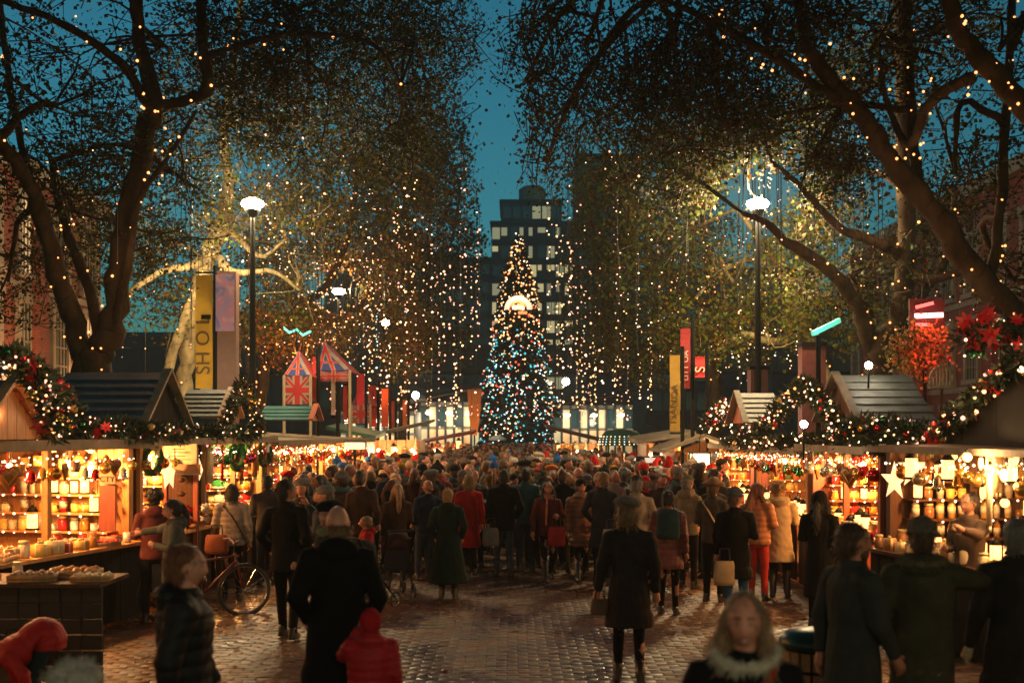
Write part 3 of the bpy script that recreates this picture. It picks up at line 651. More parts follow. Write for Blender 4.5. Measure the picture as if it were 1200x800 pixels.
# ------------------------------------------------------------------ street lamps
def street_lamp(label, px, py, d, power):
    p = P(px,py,d) if d > 0 else Vector((1.4,-4.2,4.6)); t = thing('street_lamp', label, 'street lamp', (p.x,p.y,0), group='street lamps over the market')
    h = p.z
    MB().loft([(0,.16,.16,0,0),(.9,.15,.15,0,0),(1.0,.1,.1,0,0),(1.1,.085,.085,0,0),(h-.35,.055,.055,0,0),(h-.25,.05,.05,0,0)],12).build('pole', iron, t, smooth=True)
    MB().loft([(h-.25,.09,.09,0,0),(h-.14,.15,.15,0,0),(h-.115,.18,.18,0,0)],14).build('lamp_collar', iron, t, smooth=True)
    MB().ell((0,0,h+.02),(.25,.25,.12),2).build('lamp_glass', lampglow, t, smooth=True)
    MB().loft([(h+.155,.1,.1,0,0),(h+.17,.09,.09,0,0),(h+.20,.04,.04,0,0)],16).build('lamp_cap', iron, t, smooth=True)
    point('lamp_light', (-.38,-.1,h+.02), power*.6, (1,.72,.36), .12, t)
    point('lamp_light', (.38,.1,h+.02), power*.6, (1,.72,.36), .12, t)
street_lamp('bright street lamp beside the pale lamp lit trunk', 296, 240, 26, 1300)
street_lamp('tall black street lamp in front of yellow lit leaves', 888, 240, 26, 2000)
street_lamp('unseen street lamp added behind the viewer as warm fill', 640, 0, -3.4, 420)  # added lamp out of view, warm fill for the near faces
street_lamp('smaller street lamp rising behind the flag tents', 397, 342, 46, 900)
# ------------------------------------------------------------------ people
def remesh(mb, voxel, smooth=3):
    me = bpy.data.meshes.new('tmp'); me.from_pydata(mb.v, [], mb.f); me.update()
    o = bpy.data.objects.new('tmp', me); tmpcol.objects.link(o)
    m = o.modifiers.new('r','REMESH'); m.mode = 'VOXEL'; m.voxel_size = voxel; m.use_smooth_shade = True
    if smooth: s = o.modifiers.new('s','SMOOTH'); s.factor = .5; s.iterations = smooth
    tvl.update(); dg = tsc_dg()
    e = o.evaluated_get(dg); out = bpy.data.meshes.new_from_object(e)
    n = len(out.vertices); co_ = np.empty(n*3); out.vertices.foreach_get('co', co_); no = np.empty(n*3); out.vertices.foreach_get('normal', no)
    bpy.data.objects.remove(o); bpy.data.meshes.remove(me)
    return out, co_.reshape(-1,3), no.reshape(-1,3)
tsc = bpy.data.scenes.new('tmp'); tmpcol = tsc.collection; tvl = tsc.view_layers[0]
def tsc_dg(): return tvl.depsgraph
def fold(co_, no, amp, seed, sc=9):
    return co_+no*(noise3(co_*np.array([1,1,.7]), sc, seed)*amp)[:,None]
ARM = {'down':((.235,-.035,1.14),(.25,.03,.89)), 'pocket':((.27,-.09,1.15),(.21,.08,.97)), 'hold':((.245,.02,1.14),(.10,.25,1.17)),
       'fold':((.26,.06,1.16),(-.02,.22,1.2)), 'reach':((.29,.22,1.33),(.30,.47,1.40)), 'up':((.25,.2,1.27),(.10,.28,1.53)),
       'carry':((.25,-.03,1.14),(.29,.06,.9)), 'face':((.25,.16,1.24),(.09,.22,1.46)), 'swing':((.235,.03,1.14),(.21,.16,.93)), 'back':((.24,-.08,1.15),(.235,-.09,.90)), 'out':((.36,.12,1.36),(.52,.32,1.32))}
def rotz(v, a, c=(0,0)):
    x = v[:,0]-c[0]; y = v[:,1]-c[1]; o = v.copy(); o[:,0] = x*math.cos(a)-y*math.sin(a)+c[0]; o[:,1] = x*math.sin(a)+y*math.cos(a)+c[1]; return o
def rotx(v, a, y0, z0):
    y = v[:,1]-y0; z = v[:,2]-z0; o = v.copy(); o[:,1] = y*math.cos(a)-z*math.sin(a)+y0; o[:,2] = y*math.sin(a)+z*math.cos(a)+z0; return o
def bendf(v, ang):
    """lean the body forward above the hips"""
    if not ang: return v
    w = np.clip((v[:,2]-.82)/.4,0,1); w = w*w*(3-2*w); o = v.copy()
    y = v[:,1]; z = v[:,2]-.93; a = -ang*w; o[:,1] = y*np.cos(a)-z*np.sin(a); o[:,2] = y*np.sin(a)+z*np.cos(a)+.93; return o
def face_head(detail=1):
    nu, nv = (30,22) if detail else (16,12); v = []; f = []
    for i in range(nv+1):
        th = math.pi*i/nv
        for j in range(nu):
            ph = 2*math.pi*j/nu; v.append((math.sin(th)*math.cos(ph), math.sin(th)*math.sin(ph), math.cos(th)))
    v = np.array(v); x,y,z = v.T.copy()
    for i in range(nv):
        for j in range(nu): f.append([i*nu+j, (i+1)*nu+j, (i+1)*nu+(j+1)%nu, i*nu+(j+1)%nu])
    X_ = x*.074*(1-.34*np.clip(-z,0,1)**1.6); Y_ = y*.094*np.where(y<0,1-.25*np.clip(-z,0,1),1-.06*np.clip(-z,0,1)); Z_ = z*.115
    fr = np.clip(y,0,1)
    gs = lambda a,b,sa,sb: np.exp(-((x-a)/sa)**2-((z-b)/sb)**2)*fr
    Y_ += .036*gs(0,-.28,.13,.16)+.016*gs(0,-.04,.11,.2)-.014*gs(.36,.02,.2,.13)-.014*gs(-.36,.02,.2,.13)+.006*gs(0,.2,.6,.12)+.009*gs(0,-.55,.28,.1)-.004*gs(0,-.68,.3,.06)+.012*gs(0,-.88,.3,.14)+.005*gs(.45,-.3,.25,.22)+.005*gs(-.45,-.3,.25,.22)
    return np.stack([X_,Y_+.012,Z_+1.632],1), f
FACEV = {1: face_head(1), 0: face_head(0)}
def hand(mb, wrist, elbow, sx, curl, m=0, detail=1):
    W = Vector(wrist); d = (W-Vector(elbow)).normalized(); s = Vector((-sx,0,0)); s = (s-d*s.dot(d))
    if s.length < .2: s = Vector((0,0,-1)); s = s-d*s.dot(d)
    s.normalize(); n_ = d.cross(s).normalized()          # s: towards the palm side, n_: across the palm
    if n_.y < 0: n_ = -n_
    k = 6 if detail else 4
    mb.tube([W-d*.02, W+d*.03, W+d*.075, W+d*.09], [.024,.034,.038,.034], 8, m, flat=1)
    for i,(ln,off) in enumerate(((.072,.028),(.082,.010),(.076,-.009),(.058,-.027))):
        a = W+d*.085+n_*off; b = a+(d*math.cos(curl*.5)+s*math.sin(curl*.5))*ln*.45; c = b+(d*math.cos(curl*1.3)+s*math.sin(curl*1.3))*ln*.33; e = c+(d*math.cos(curl*2)+s*math.sin(curl*2))*ln*.26
        mb.tube([a,b,c,e], [.0098,.0092,.0085,.007], k, m)
    a = W+d*.02+n_*.028; b = a+(d*.6+n_*.75+s*.2).normalized()*.034; c = b+(d*.85+n_*.2+s*.5).normalized()*.03
    mb.tube([a,b,c], [.013,.011,.008], k, m)
def arms_of(sp):
    out = []
    for sx, k in ((-1,sp.get('la','down')),(1,sp.get('ra','down'))):
        e, w_ = ARM[k] if isinstance(k,str) else k
        out.append((sx, (sx*.175,-.01,1.40), (sx*e[0],e[1],e[2]), (sx*w_[0],w_[1],w_[2])))
    return out
def legs_of(sp):
    st = sp.get('legs','stand'); out = []
    for sx in (-1,1):
        if st == 'walk': a = (.05,.20,.06) if sx > 0 else (-.02,-.20,.10)
        elif st == 'step': a = (.06,.14,.05) if sx < 0 else (0,-.10,.06)
        elif st == 'bent': a = (.16,.0,0)
        else: a = (.01,.0,0)
        wd = sp.get('stance',1.)
        hip = (sx*.085,0,.92); knee = (sx*.095*wd,a[0]+.02,.50); ank = (sx*.105*wd,a[1],.085+a[2]*.6); out.append((sx,hip,knee,ank))
    return out
def head_turn(v, sp):
    p = sp.get('nod',0.); v = rotx(v, -p, 0, 1.5) if p else v
    return rotz(v, sp.get('turn',0.))
def hair_mesh(sp, vox):
    st = sp['hair']; h = MB()
    if st in ('none',): return None
    if st == 'bald':
        h.ell((0,-.06,1.585),(.072,.04,.035),2); h.ell((.066,-.03,1.60),(.014,.035,.02),1); h.ell((-.066,-.03,1.60),(.014,.035,.02),1)
    else:
        h.ell((0,-.018,1.672),(.086,.102,.092),2); h.ell((0,-.045,1.62),(.080,.075,.10),2)
    if st == 'bob':
        for s in (-1,1): h.ell((s*.07,-.02,1.60),(.03,.06,.10),2)
        h.ell((0,-.065,1.57),(.085,.045,.09),2)
    if st == 'long':
        for s in (-1,1): h.tube([(s*.06,.0,1.68),(s*.084,.0,1.6),(s*.095,.02,1.5),(s*.09,.06,1.40)],[.03,.036,.04,.03],8)
        h.tube([(0,-.05,1.66),(0,-.10,1.55),(0,-.13,1.42),(0,-.14,1.28)],[.07,.085,.085,.05],10,flat=.6)
    if st == 'bun': h.ell((0,-.085,1.73),(.048,.045,.045),2)
    if st == 'pony': h.tube([(0,-.10,1.69),(0,-.15,1.64),(0,-.17,1.52),(0,-.15,1.38)],[.025,.034,.034,.015],8)
    if st == 'curly':
        rg = random.Random(3)
        for i in range(34):
            a = rg.uniform(0,6.28); b = rg.uniform(-.2,1.4); x = math.cos(a)*math.cos(b)*.105; y = math.sin(a)*math.cos(b)*.115-.03; z = 1.655+math.sin(b)*.09
            if y > .05 and z < 1.70: continue
            h.ell((x,y,z), .038, 1)
    me, c, n_ = remesh(h, vox*.8, 1)
    c = fold(c, n_, .004, 5, 60)
    if vox < .02:
        # loose locks over the cap of hair
        me.vertices.foreach_set('co', c.astype(np.float32).ravel()); rg = np.random.default_rng(2); m = MB(); m.v = [tuple(x) for x in c]; m.f = [list(p.vertices) for p in me.polygons]; m.m = [0]*len(m.f)
        for i in rg.choice(len(c), min(len(c),700), replace=False):
            p = Vector(c[i]); nn = Vector(n_[i]); dn = Vector((0,-.25,-1)) if st not in ('curly',) else Vector(rg.normal(size=3)); tg = (dn-nn*dn.dot(nn)*.8+Vector(rg.normal(size=3))*.35).normalized(); L_ = rg.uniform(.03,.075)*(1.6 if st in ('long','bob') else .8); sd = tg.cross(nn).normalized()*.0035
            a = p-nn*.004; b = p+nn*.010+tg*L_*.5; e = p+nn*.004+tg*L_
            m.add([a-sd,a+sd,b+sd*.9,b-sd*.9,e],[[0,1,2,3],[3,2,4]])
        bpy.data.meshes.remove(me); me = bpy.data.meshes.new('hair'); me.from_pydata(m.v, [], m.f); me.update(); c = np.array(m.v)
    return me, c
def hat_mesh(st, vox):
    h = MB()
    if st == 'beanie':
        h.ell((0,-.015,1.70),(.096,.112,.088),2); h.tube([(math.cos(a)*.088,math.sin(a)*.104-.012,1.672-.012*math.sin(a)) for a in np.linspace(0,6.28,17)],.016,6)
    elif st == 'bobble':
        h.ell((0,-.015,1.705),(.096,.112,.095),2); h.tube([(math.cos(a)*.088,math.sin(a)*.104-.012,1.672) for a in np.linspace(0,6.28,17)],.018,6); h.ell((0,-.02,1.825),.038,1)
    elif st == 'beret':
        h.ell((.0,-.03,1.725),(.135,.14,.062),2, rot=Matrix.Rotation(-.22,3,'X')); h.tube([(math.cos(a)*.085,math.sin(a)*.1-.012,1.685) for a in np.linspace(0,6.28,17)],.016,6)
    elif st == 'cap':
        h.ell((0,-.01,1.70),(.09,.106,.078),2); h.ell((0,.10,1.69),(.068,.07,.011),2)
    elif st == 'santa':
        h.tube([(0,-.01,1.69),(0,-.02,1.77),(.03,-.05,1.86),(.09,-.09,1.88),(.14,-.1,1.80)],[.098,.08,.05,.03,.014],10)
    elif st == 'hoodup':
        h.ell((0,-.035,1.645),(.108,.115,.135),2); h.ell((0,-.07,1.50),(.12,.07,.07),2)
    elif st == 'brim':
        h.ell((0,-.01,1.715),(.09,.1,.075),2); h.tube([(0,-.01,1.69),(0,-.01,1.702)],[.17,.165],16)
    me, c, n_ = remesh(h, vox*.8, 1); return me, fold(c, n_, .003, 9, 50)
def coat_mesh(sp, vox):
    st = sp['coat']; k = sp.get('bulk',1.); h = MB(); puff = 'puffer' in st
    p = .018 if puff else .0
    ly = 0 if sp.get('legs','stand') != 'bent' else .03
    if 'long' in st: hem = sp.get('hem',.48); rings = [(hem,.22,.175),(hem+.12,.215,.17),(.75,.195,.155),(.93,.182,.142),(1.1,.158+p,.125+p),(1.28,.178+p,.135+p),(1.38,.175+p,.125+p),(1.44,.13,.095),(1.49,.082,.08),(1.52,.07,.07)]
    elif 'aline' in st: hem = sp.get('hem',.38); rings = [(hem,.30,.25),(hem+.15,.27,.22),(.75,.22,.18),(.98,.17,.135),(1.1,.155,.12),(1.28,.18,.135),(1.38,.175,.12),(1.44,.13,.095),(1.49,.082,.08),(1.52,.07,.07)]
    else: hem = sp.get('hem',.84); rings = [(hem,.175+p,.14+p),(hem+.06,.182+p,.145+p),(1.0,.17+p,.135+p),(1.12,.165+p,.13+p),(1.28,.18+p,.137+p),(1.38,.175+p,.122+p),(1.44,.13,.095),(1.49,.085,.08),(1.52,.072,.07)]
    h.loft([(z,a*k,b*k,0,-.005) for z,a,b in rings], 18)
    for sx, S, E, W in arms_of(sp):
        E = Vector(E); W = Vector(W); S = Vector(S); dd = (W-E).normalized()
        h.tube([Vector((sx*.11,-.01,1.40)),S,S.lerp(E,.5),E,E.lerp(W,.5),W-dd*.01],[.08*k+p*.5,.078*k+p*.6,.066*k+p*.6,.058*k+p*.6,.051+p*.6,.042+p*.5],10)
    col_ = sp.get('collar','plain')
    if col_ in ('plain','hood','fur'): h.tube([(math.cos(a)*.075,math.sin(a)*.075+.0,1.49+.02*math.sin(a)*-1) for a in np.linspace(0,6.28,17)],.022,6)
    if col_ in ('hood','fur'):
        h.ell((0,-.095,1.47),(.14,.075,.085),2); h.ell((.09,-.04,1.48),(.05,.07,.045),1); h.ell((-.09,-.04,1.48),(.05,.07,.045),1)
    me, c, n_ = remesh(h, vox, 4)
    c = fold(c, n_, .0075, sp.get('seed',1), 11)
    c = c+n_*(np.sin(c[:,2]*24+noise3(c,6,2)*1.4)*np.where(np.abs(c[:,0])>.19,1,.25)*.003)[:,None]
    if puff:
        r = np.abs(np.sin(c[:,2]*math.pi/.085))**.6; c = c+n_*((r-.7)*.010)[:,None]
    return me, c
def set_co(me, c):
    me.vertices.foreach_set('co', np.ascontiguousarray(c, dtype=np.float32).ravel()); me.update()
SK = {'fair':(.56,.235,.155),'mid':(.42,.175,.10),'tan':(.30,.14,.085),'dark':(.11,.05,.03)}
HC = {'black':(.012,.010,.009),'brown':(.07,.035,.018),'blond':(.34,.2,.075),'grey':(.16,.15,.14),'white':(.4,.37,.33),'auburn':(.16,.05,.02),'lightbrown':(.2,.11,.05)}
def person(sp, label, loc, yaw, vox=.02, detail=1, group=None):
    """sp: look and pose; builds body, coat, trousers, shoes, hair, hat ... as parts of one person"""
    s = sp.get('h',1.72)/1.75
    t = thing('person', label, 'person', loc, yaw, group)
    bend = sp.get('bend',0.)
    def fin(c, headp=False):
        if headp: c = head_turn(c, sp)
        c = bendf(c, bend); c = c*s*np.array([sp.get('wide',1.),sp.get('wide',1.),1]); return c
    def put(name, me, c, m, color, headp=False, smooth=True):
        set_co(me, fin(c, headp)); me.materials.clear(); me.materials.append(m); me.name = name
        if smooth: me.polygons.foreach_set('use_smooth', [True]*len(me.polygons))
        return link(name, me, t, color=color)
    def put_mb(name, mb, m, color=None, headp=False, smooth=True):
        mb.v = [tuple(x) for x in fin(np.array(mb.v, dtype=float), headp)]; return mb.build(name, m, t, smooth=smooth, color=color)
    # body ---------------------------------------------------------------
    b = MB(); b.loft([(.86,.13,.1,0,0),(.95,.155,.11,0,0),(1.08,.13,.1,0,0),(1.28,.16,.115,0,0),(1.4,.15,.09,0,-.01),(1.45,.07,.06,0,-.01)], 14)
    b.tube([(0,-.01,1.42),(0,.0,1.5),(0,.005,1.6)],[.06,.054,.056],10)
    for sx,S,E,W in arms_of(sp):
        S=Vector(S);E=Vector(E);W=Vector(W); b.tube([S,S.lerp(E,.5),E,E.lerp(W,.4),W],[.052,.045,.038,.038,.026],8)
    for sx,Hh,K,A in legs_of(sp):
        Hh=Vector(Hh);K=Vector(K);A=Vector(A); b.tube([Hh,Hh.lerp(K,.5),K,K.lerp(A,.35),A],[.085,.075,.054,.052,.036],8); b.tube([A+Vector((0,-.03,-.05)),A+Vector((sx*.02,.14,-.055))],[.032,.028],6)
    me, c, n_ = remesh(b, max(vox,.018), 3)
    bv = c; bf = [list(p.vertices) for p in me.polygons]; bpy.data.meshes.remove(me)
    hv, hf = FACEV[1 if detail else 0]; B = MB(); B.add(bv, bf, 0)
    Hd = MB(); Hd.add(hv, hf, 0)
    for sx in (-1,1):
        Hd.ell((sx*.073,.0,1.63),(.010,.02,.032),1, 0)
        if detail:
            Hd.ell((sx*.028,.092,1.636),(.0125,.009,.0055),2,2); Hd.ell((sx*.028,.0965,1.636),(.0058,.006,.0056),1,1)
            Hd.tube([(sx*.012,.106,1.658),(sx*.03,.104,1.663),(sx*.046,.092,1.657)],[.0035,.0045,.003],5,4)
        else: Hd.ell((sx*.028,.096,1.636),(.012,.008,.006),1,1)
    sm = .010 if sp.get('smile') else .0
    if detail or True:
        Hd.tube([(-.024-sm*.5,.094-sm*.5,1.571+sm),(-.01,.105,1.569),(.01,.105,1.569),(.024+sm*.5,.094-sm*.5,1.571+sm)],[.003,.0055,.0055,.003],5,3)
        Hd.tube([(-.02,.097,1.562+sm*.4),(0,.104,1.559),(.02,.097,1.562+sm*.4)],[.003,.006,.003],5,3)
        if sp.get('smile'): Hd.tube([(-.02,.1035,1.572),(0,.109,1.566),(.02,.1035,1.572)],[.002,.0035,.002],4,5)
    Hd.v = [tuple(x) for x in head_turn(np.array(Hd.v), sp)]
    for vv, ff, mm in ((Hd.v, Hd.f, Hd.m),):
        o = len(B.v); B.v += vv; B.f += [[i+o for i in q] for q in ff]; B.m += mm
    glove = sp.get('gloves')
    for sx,S,E,W in arms_of(sp):
        if not (glove): hand(B, W, E, sx, sp.get('curl',.5), 0, detail)
    B.v = [tuple(x) for x in fin(np.array(B.v))]
    B.build('body', [skin,eyem,eyew,lipm,browm,teethm], t, smooth=True, color=SK[sp.get('skin','mid')])
    if glove:
        for sx,S,E,W in arms_of(sp):
            G = MB(); hand(G, W, E, sx, sp.get('curl',.5), 0, detail); put_mb('glove', G, wool, glove)
    # clothes ------------------------------------------------------------
    me, c = coat_mesh(sp, vox); cm = {'puffer':shiny_cloth}.get('puffer' if 'puffer' in sp['coat'] else '', cloth)
    put('coat', me, c, cm, sp['cc'])
    if sp.get('legs') != 'none':
        q = MB(); tw = sp.get('tight',0)
        q.loft([(.80,.13,.105,0,0),(.92,.165,.125,0,0),(1.0,.15,.115,0,0)],12)
        for sx,Hh,K,A in legs_of(sp):
            Hh=Vector(Hh);K=Vector(K);A=Vector(A)
            r_ = [.092,.084,.062,.056,.05] if not tw else [.088,.076,.055,.051,.04]
            q.tube([Hh,Hh.lerp(K,.5),K,K.lerp(A,.4),A+Vector((0,0,-.01))], r_, 10)
        me, c, n_ = remesh(q, vox, 2); put('trousers', me, fold(c,n_,.005,4,14), cloth, sp.get('tc',(.02,.02,.025)))
        for sx,Hh,K,A in legs_of(sp):
            A = Vector(A); q = MB(); bh = sp.get('boot',.0)
            z0 = A.z-.085
            q.loft([(z0,.042,.125,A.x+sx*.008,A.y+.045),(z0+.025,.046,.13,A.x+sx*.008,A.y+.045),(z0+.055,.042,.105,A.x+sx*.006,A.y+.03),(z0+.09,.045,.06,A.x,A.y-.005),(z0+.13+bh,.046+.25*bh*.1,.05,A.x,A.y-.005)],12)
            put_mb('shoe', q, shoem)
    # hair, hat, scarf ---------------------------------------------------
    hh = hair_mesh(sp, vox)
    if hh: put('hair', hh[0], hh[1], hairm, HC[sp.get('hc','brown')], True)
    if sp.get('hat'):
        me, c = hat_mesh(sp['hat'], vox)
        put('hat', me, c, wool if sp['hat'] in ('beanie','bobble','beret','santa') else cloth, sp.get('hatc',(.02,.02,.02)), True)
        if sp['hat'] == 'santa':
            q = MB(); q.tube([(math.cos(a)*.09,math.sin(a)*.105-.012,1.682) for a in np.linspace(0,6.28,17)],.019,6); q.ell((.145,-.1,1.785),.03,1); put_mb('hat_trim', q, wool, (.7,.66,.6), True)
    if sp.get('scarf'):
        q = MB()
        for kk, (zz, rr) in enumerate(((1.475,.09),(1.515,.082))): q.tube([(math.cos(a)*rr,math.sin(a)*rr,zz+.012*math.sin(a*2+kk)) for a in np.linspace(0,6.28,17)],.028,7)
        if sp.get('scarf_tail'): q.tube([(.05,.1,1.47),(.06,.145,1.36),(.07,.15,1.2),(.08,.155,1.02)],[.035,.045,.045,.04],7,flat=.4)
        me, c, n_ = remesh(q, vox*.8, 1); put('scarf', me, fold(c,n_,.004,8,40), wool, sp['scarf'])
    if sp.get('collar') == 'fur' or sp.get('fur'):
        q = MB(); rg = random.Random(4); F_ = []
        ctr = [(math.sin(a)*.125, -.07-.075*math.cos(a)+(.14 if False else 0), 1.50-.02*math.cos(a)) for a in np.linspace(-2.6,2.6,26)] if not sp.get('furup') else [(math.sin(a)*.12, .055, 1.60+.16*math.cos(a)*.9) for a in np.linspace(-3.1,3.1,30)]
        if sp.get('fur') == 'front': ctr = [(math.sin(a)*.125, .02+.085*math.cos(a), 1.505-.055*math.cos(a)) for a in np.linspace(-2.7,2.7,30)]
        for (x,y,z) in ctr:
            q.ell((x,y,z),.03,1)
            for _ in range(16):
                d = Vector((rg.gauss(0,1),rg.gauss(0,1),rg.gauss(0,1))).normalized(); q.tube([Vector((x,y,z))+d*.018, Vector((x,y,z))+d*.05+Vector((0,0,-.008))],[.006,.001],3,cap=False)
        put_mb('fur_trim', q, wool, sp.get('furc',(.3,.25,.18)))
    if sp.get('strap'):
        q = MB(); q.tube([(-.13,-.1,1.43),(-.12,.06,1.46),(-.04,.155,1.32),(.1,.165,1.1),(.2,.12,.92)],[.02,.02,.02,.02,.02],6,flat=.35)
        q.tube([(-.13,-.1,1.43),(-.02,-.165,1.3),(.1,-.17,1.1),(.2,-.1,.92)],[.02]*4,6,flat=.35)
        put_mb('bag_strap', q, cloth, sp['strap'])
    if sp.get('beard'):
        q = MB(); q.ell((0,.055,1.555),(.055,.05,.045),2); q.ell((0,.095,1.583),(.03,.014,.008),1)
        put_mb('beard', q, hairm, HC[sp['hc']], True)
    return t
BK=(.007,.0075,.0085); NV=(.012,.018,.03); CH_=(.03,.032,.034); DB=(.05,.028,.018); OL=(.05,.048,.026); RD=(.42,.012,.018); GN=(.008,.02,.018); TL=(.012,.05,.055)
def at(px, d, z=0.): return (X(px,d), d, z)
UP = 0.; R90 = -math.pi/2; L90 = math.pi/2; BACK = math.pi      # yaw 0: walking away from the camera; BACK: facing it
D = math.radians
PEOPLE = []
def hero(sp, label, px, d, yaw, vox=.014, detail=1, z=0.):
    sp.setdefault('seed', len(PEOPLE)); t = person(sp, label, at(px,d,z), yaw, vox, detail); PEOPLE.append((t, X(px,d), d)); return t
hero(dict(h=1.76,coat='puffer_long',hem=.5,cc=BK,hair='short',hc='auburn',skin='fair',legs='walk',turn=D(-6),collar='hood',bulk=1.06,tc=BK,la='swing',ra='back'), 'older woman with short reddish brown hair and black padded coat walking in profile', 218, 6.7, R90+D(12), .011)
hero(dict(h=1.87,coat='long',hem=.55,cc=BK,hair='bald',hc='lightbrown',skin='fair',legs='stand',turn=D(18),collar='hood',bulk=1.13,tc=BK,la='pocket',ra='pocket',nod=.12), 'bald man in a big black coat seen from behind beside the red coated child', 397, 8.5, D(4), .013)
hero(dict(h=1.22,coat='puffer',cc=RD,hair='short',hc='black',legs='stand',collar='hood',bulk=1.15,tc=RD,la='up',ra='down',hat='hoodup',hatc=RD,hem=.6), 'small child in a bright red padded coat with its hood up by the bald man', 434, 7.9, D(8), .012)
hero(dict(h=1.84,coat='jacket',hem=.76,cc=BK,hair='short',hc='black',legs='step',turn=D(-50),tc=BK,la='pocket',ra='pocket',skin='mid'), 'tall dark haired man in a black jacket turning his head beside the red bicycle', 336, 13.7, D(-12), .014)
hero(dict(h=1.72,coat='jacket',cc=CH_,hair='short',hc='black',legs='stand',turn=D(40),hat='beret',hatc=BK,tc=BK,la='hold',ra='down',scarf=(.2,.2,.1)), 'person in a large dark beret just beyond the bald man', 384, 11.2, BACK+D(-60), .015)
hero(dict(h=1.62,coat='jacket',hem=.7,cc=(.07,.075,.07),hair='pony',hc='black',legs='stand',tc=(.1,.1,.1),la='fold',ra='out',skin='fair',collar='hood',nod=.15), 'woman with a dark ponytail and grey green jacket leaning to the gift stall', 203, 13.6, L90+D(22), .014)
hero(dict(h=1.66,coat='jacket',cc=(.11,.03,.03),hair='curly',hc='black',legs='stand',tc=BK,la='hold',ra='hold',skin='dark',collar='hood'), 'dark haired person in a rose hooded coat against the red toys counter', 180, 15.0, D(30), .016)
hero(dict(h=1.66,coat='puffer',hem=.84,cc=(.30,.24,.2),hair='bob',hc='black',legs='stand',tc=BK,tight=1,la='hold',ra='down',strap=(.06,.03,.02)), 'woman in a beige quilted jacket with a shoulder strap at the hat stall', 272, 16.8, D(15), .014)
hero(dict(h=1.46,coat='puffer',hem=.78,cc=(.75,.42,.02),hair='short',hc='brown',legs='stand',tc=NV,la='hold',ra='reach',hat='bobble',hatc=(.02,.16,.42),skin='fair',bend=.25), 'child in a yellow jacket and blue woolly hat reaching over the counter', 246, 18.6, L90+D(-20), .016)
hero(dict(h=1.72,coat='jacket',cc=(.06,.05,.045),hair='short',hc='black',legs='stand',tc=NV,la='hold',ra='pocket'), 'man in a dark brown jacket browsing at the hat stall', 313, 18.6, D(20), .016)
hero(dict(h=1.58,coat='aline',hem=.28,cc=GN,hair='bun',hc='blond',legs='stand',tc=BK,boot=.15,la='pocket',ra='pocket',collar='hood',bulk=1.1), 'woman with a blond bun and wide dark green ankle coat seen from behind', 525, 17.0, D(-4), .014)
hero(dict(h=1.68,coat='long',hem=.5,cc=(.42,.02,.02),hair='bob',hc='blond',legs='stand',tc=BK,la='pocket',ra='down'), 'woman with blond hair in a straight red coat beside the green coated woman', 549, 19.8, D(20), .016)
hero(dict(h=1.78,coat='jacket',hem=.78,cc=BK,hair='short',hc='black',legs='step',tc=(.05,.065,.085),la='down',ra='pocket',bulk=1.06), 'broad man in a black jacket and faded blue jeans standing in the lane', 590, 19.4, D(5), .014)
hero(dict(h=1.78,coat='jacket',hem=.8,cc=(.03,.085,.09),hair='short',hc='black',legs='stand',tc=(.03,.035,.045),la='pocket',ra='down'), 'man in a teal grey anorak next to the broad man in jeans', 616, 20.3, D(-6), .016)
hero(dict(h=1.60,coat='jacket',hem=.82,cc=(.10,.02,.02),hair='long',hc='black',legs='walk',tc=BK,tight=1,boot=.25,la='hold',ra='carry',scarf=(.42,.16,.1),scarf_tail=1,skin='mid'), 'woman in black with a patterned red shawl walking towards the stalls', 642, 18.9, BACK+D(15), .014)
hero(dict(h=1.62,coat='puffer_long',hem=.62,cc=(.22,.09,.055),hair='short',hc='black',legs='walk',tc=BK,tight=1,boot=.2,hat='beanie',hatc=BK,la='pocket',ra='down',scarf=(.3,.22,.15),collar='hood'), 'woman in a long rust brown quilted coat and black woolly hat', 681, 19.0, D(-170), .014)
hero(dict(h=1.76,coat='long',hem=.6,cc=(.02,.022,.03),hair='short',hc='lightbrown',legs='stand',tc=BK,la='pocket',ra='hold',turn=D(60)), 'man in a long dark navy coat looking sideways by the quilted coat', 706, 18.6, D(-30), .016)
hero(dict(h=1.76,coat='long',hem=.57,cc=(.028,.022,.02),hair='bob',hc='lightbrown',legs='step',tc=BK,tight=1,boot=.1,hat='beret',hatc=(.17,.14,.12),la='carry',ra='down',turn=D(-22),bulk=1.03,skin='fair'), 'woman in a grey woollen beret and long black coat walking away', 737, 11.2, D(-6), .011)
hero(dict(h=1.62,coat='puffer_long',hem=.66,cc=(.16,.055,.045),hair='short',hc='black',legs='stand',tc=BK,tight=1,la='hold',ra='down',collar='hood',bulk=1.05), 'woman in a maroon quilted coat with a dark rucksack', 783, 15.6, D(-25), .014)
hero(dict(h=1.72,coat='jacket',cc=(.16,.13,.09),hair='short',hc='grey',legs='stand',tc=BK,hat='cap',hatc=(.07,.07,.045),la='hold',ra='hold',collar='hood',scarf=(.2,.2,.12)), 'person in an olive cap and checked scarf beyond the maroon coat', 806, 18.2, D(-40), .016)
hero(dict(h=1.76,coat='jacket',cc=(.25,.2,.15),hair='short',hc='grey',legs='stand',tc=BK,hat='cap',hatc=BK,la='down',ra='pocket'), 'man in a black cap and beige fleece jacket beyond the grey beret', 746, 16.9, D(-5), .016)
hero(dict(h=1.68,coat='long',hem=.6,cc=BK,hair='short',hc='brown',legs='stand',tc=(.02,.06,.12),hat='beanie',hatc=(.06,.08,.1),la='down',ra='hold',skin='fair',bulk=1.06,turn=D(-40)), 'man in a grey beanie and black coat, bare forearm lit by the stall', 862, 14.9, D(-20), .014)
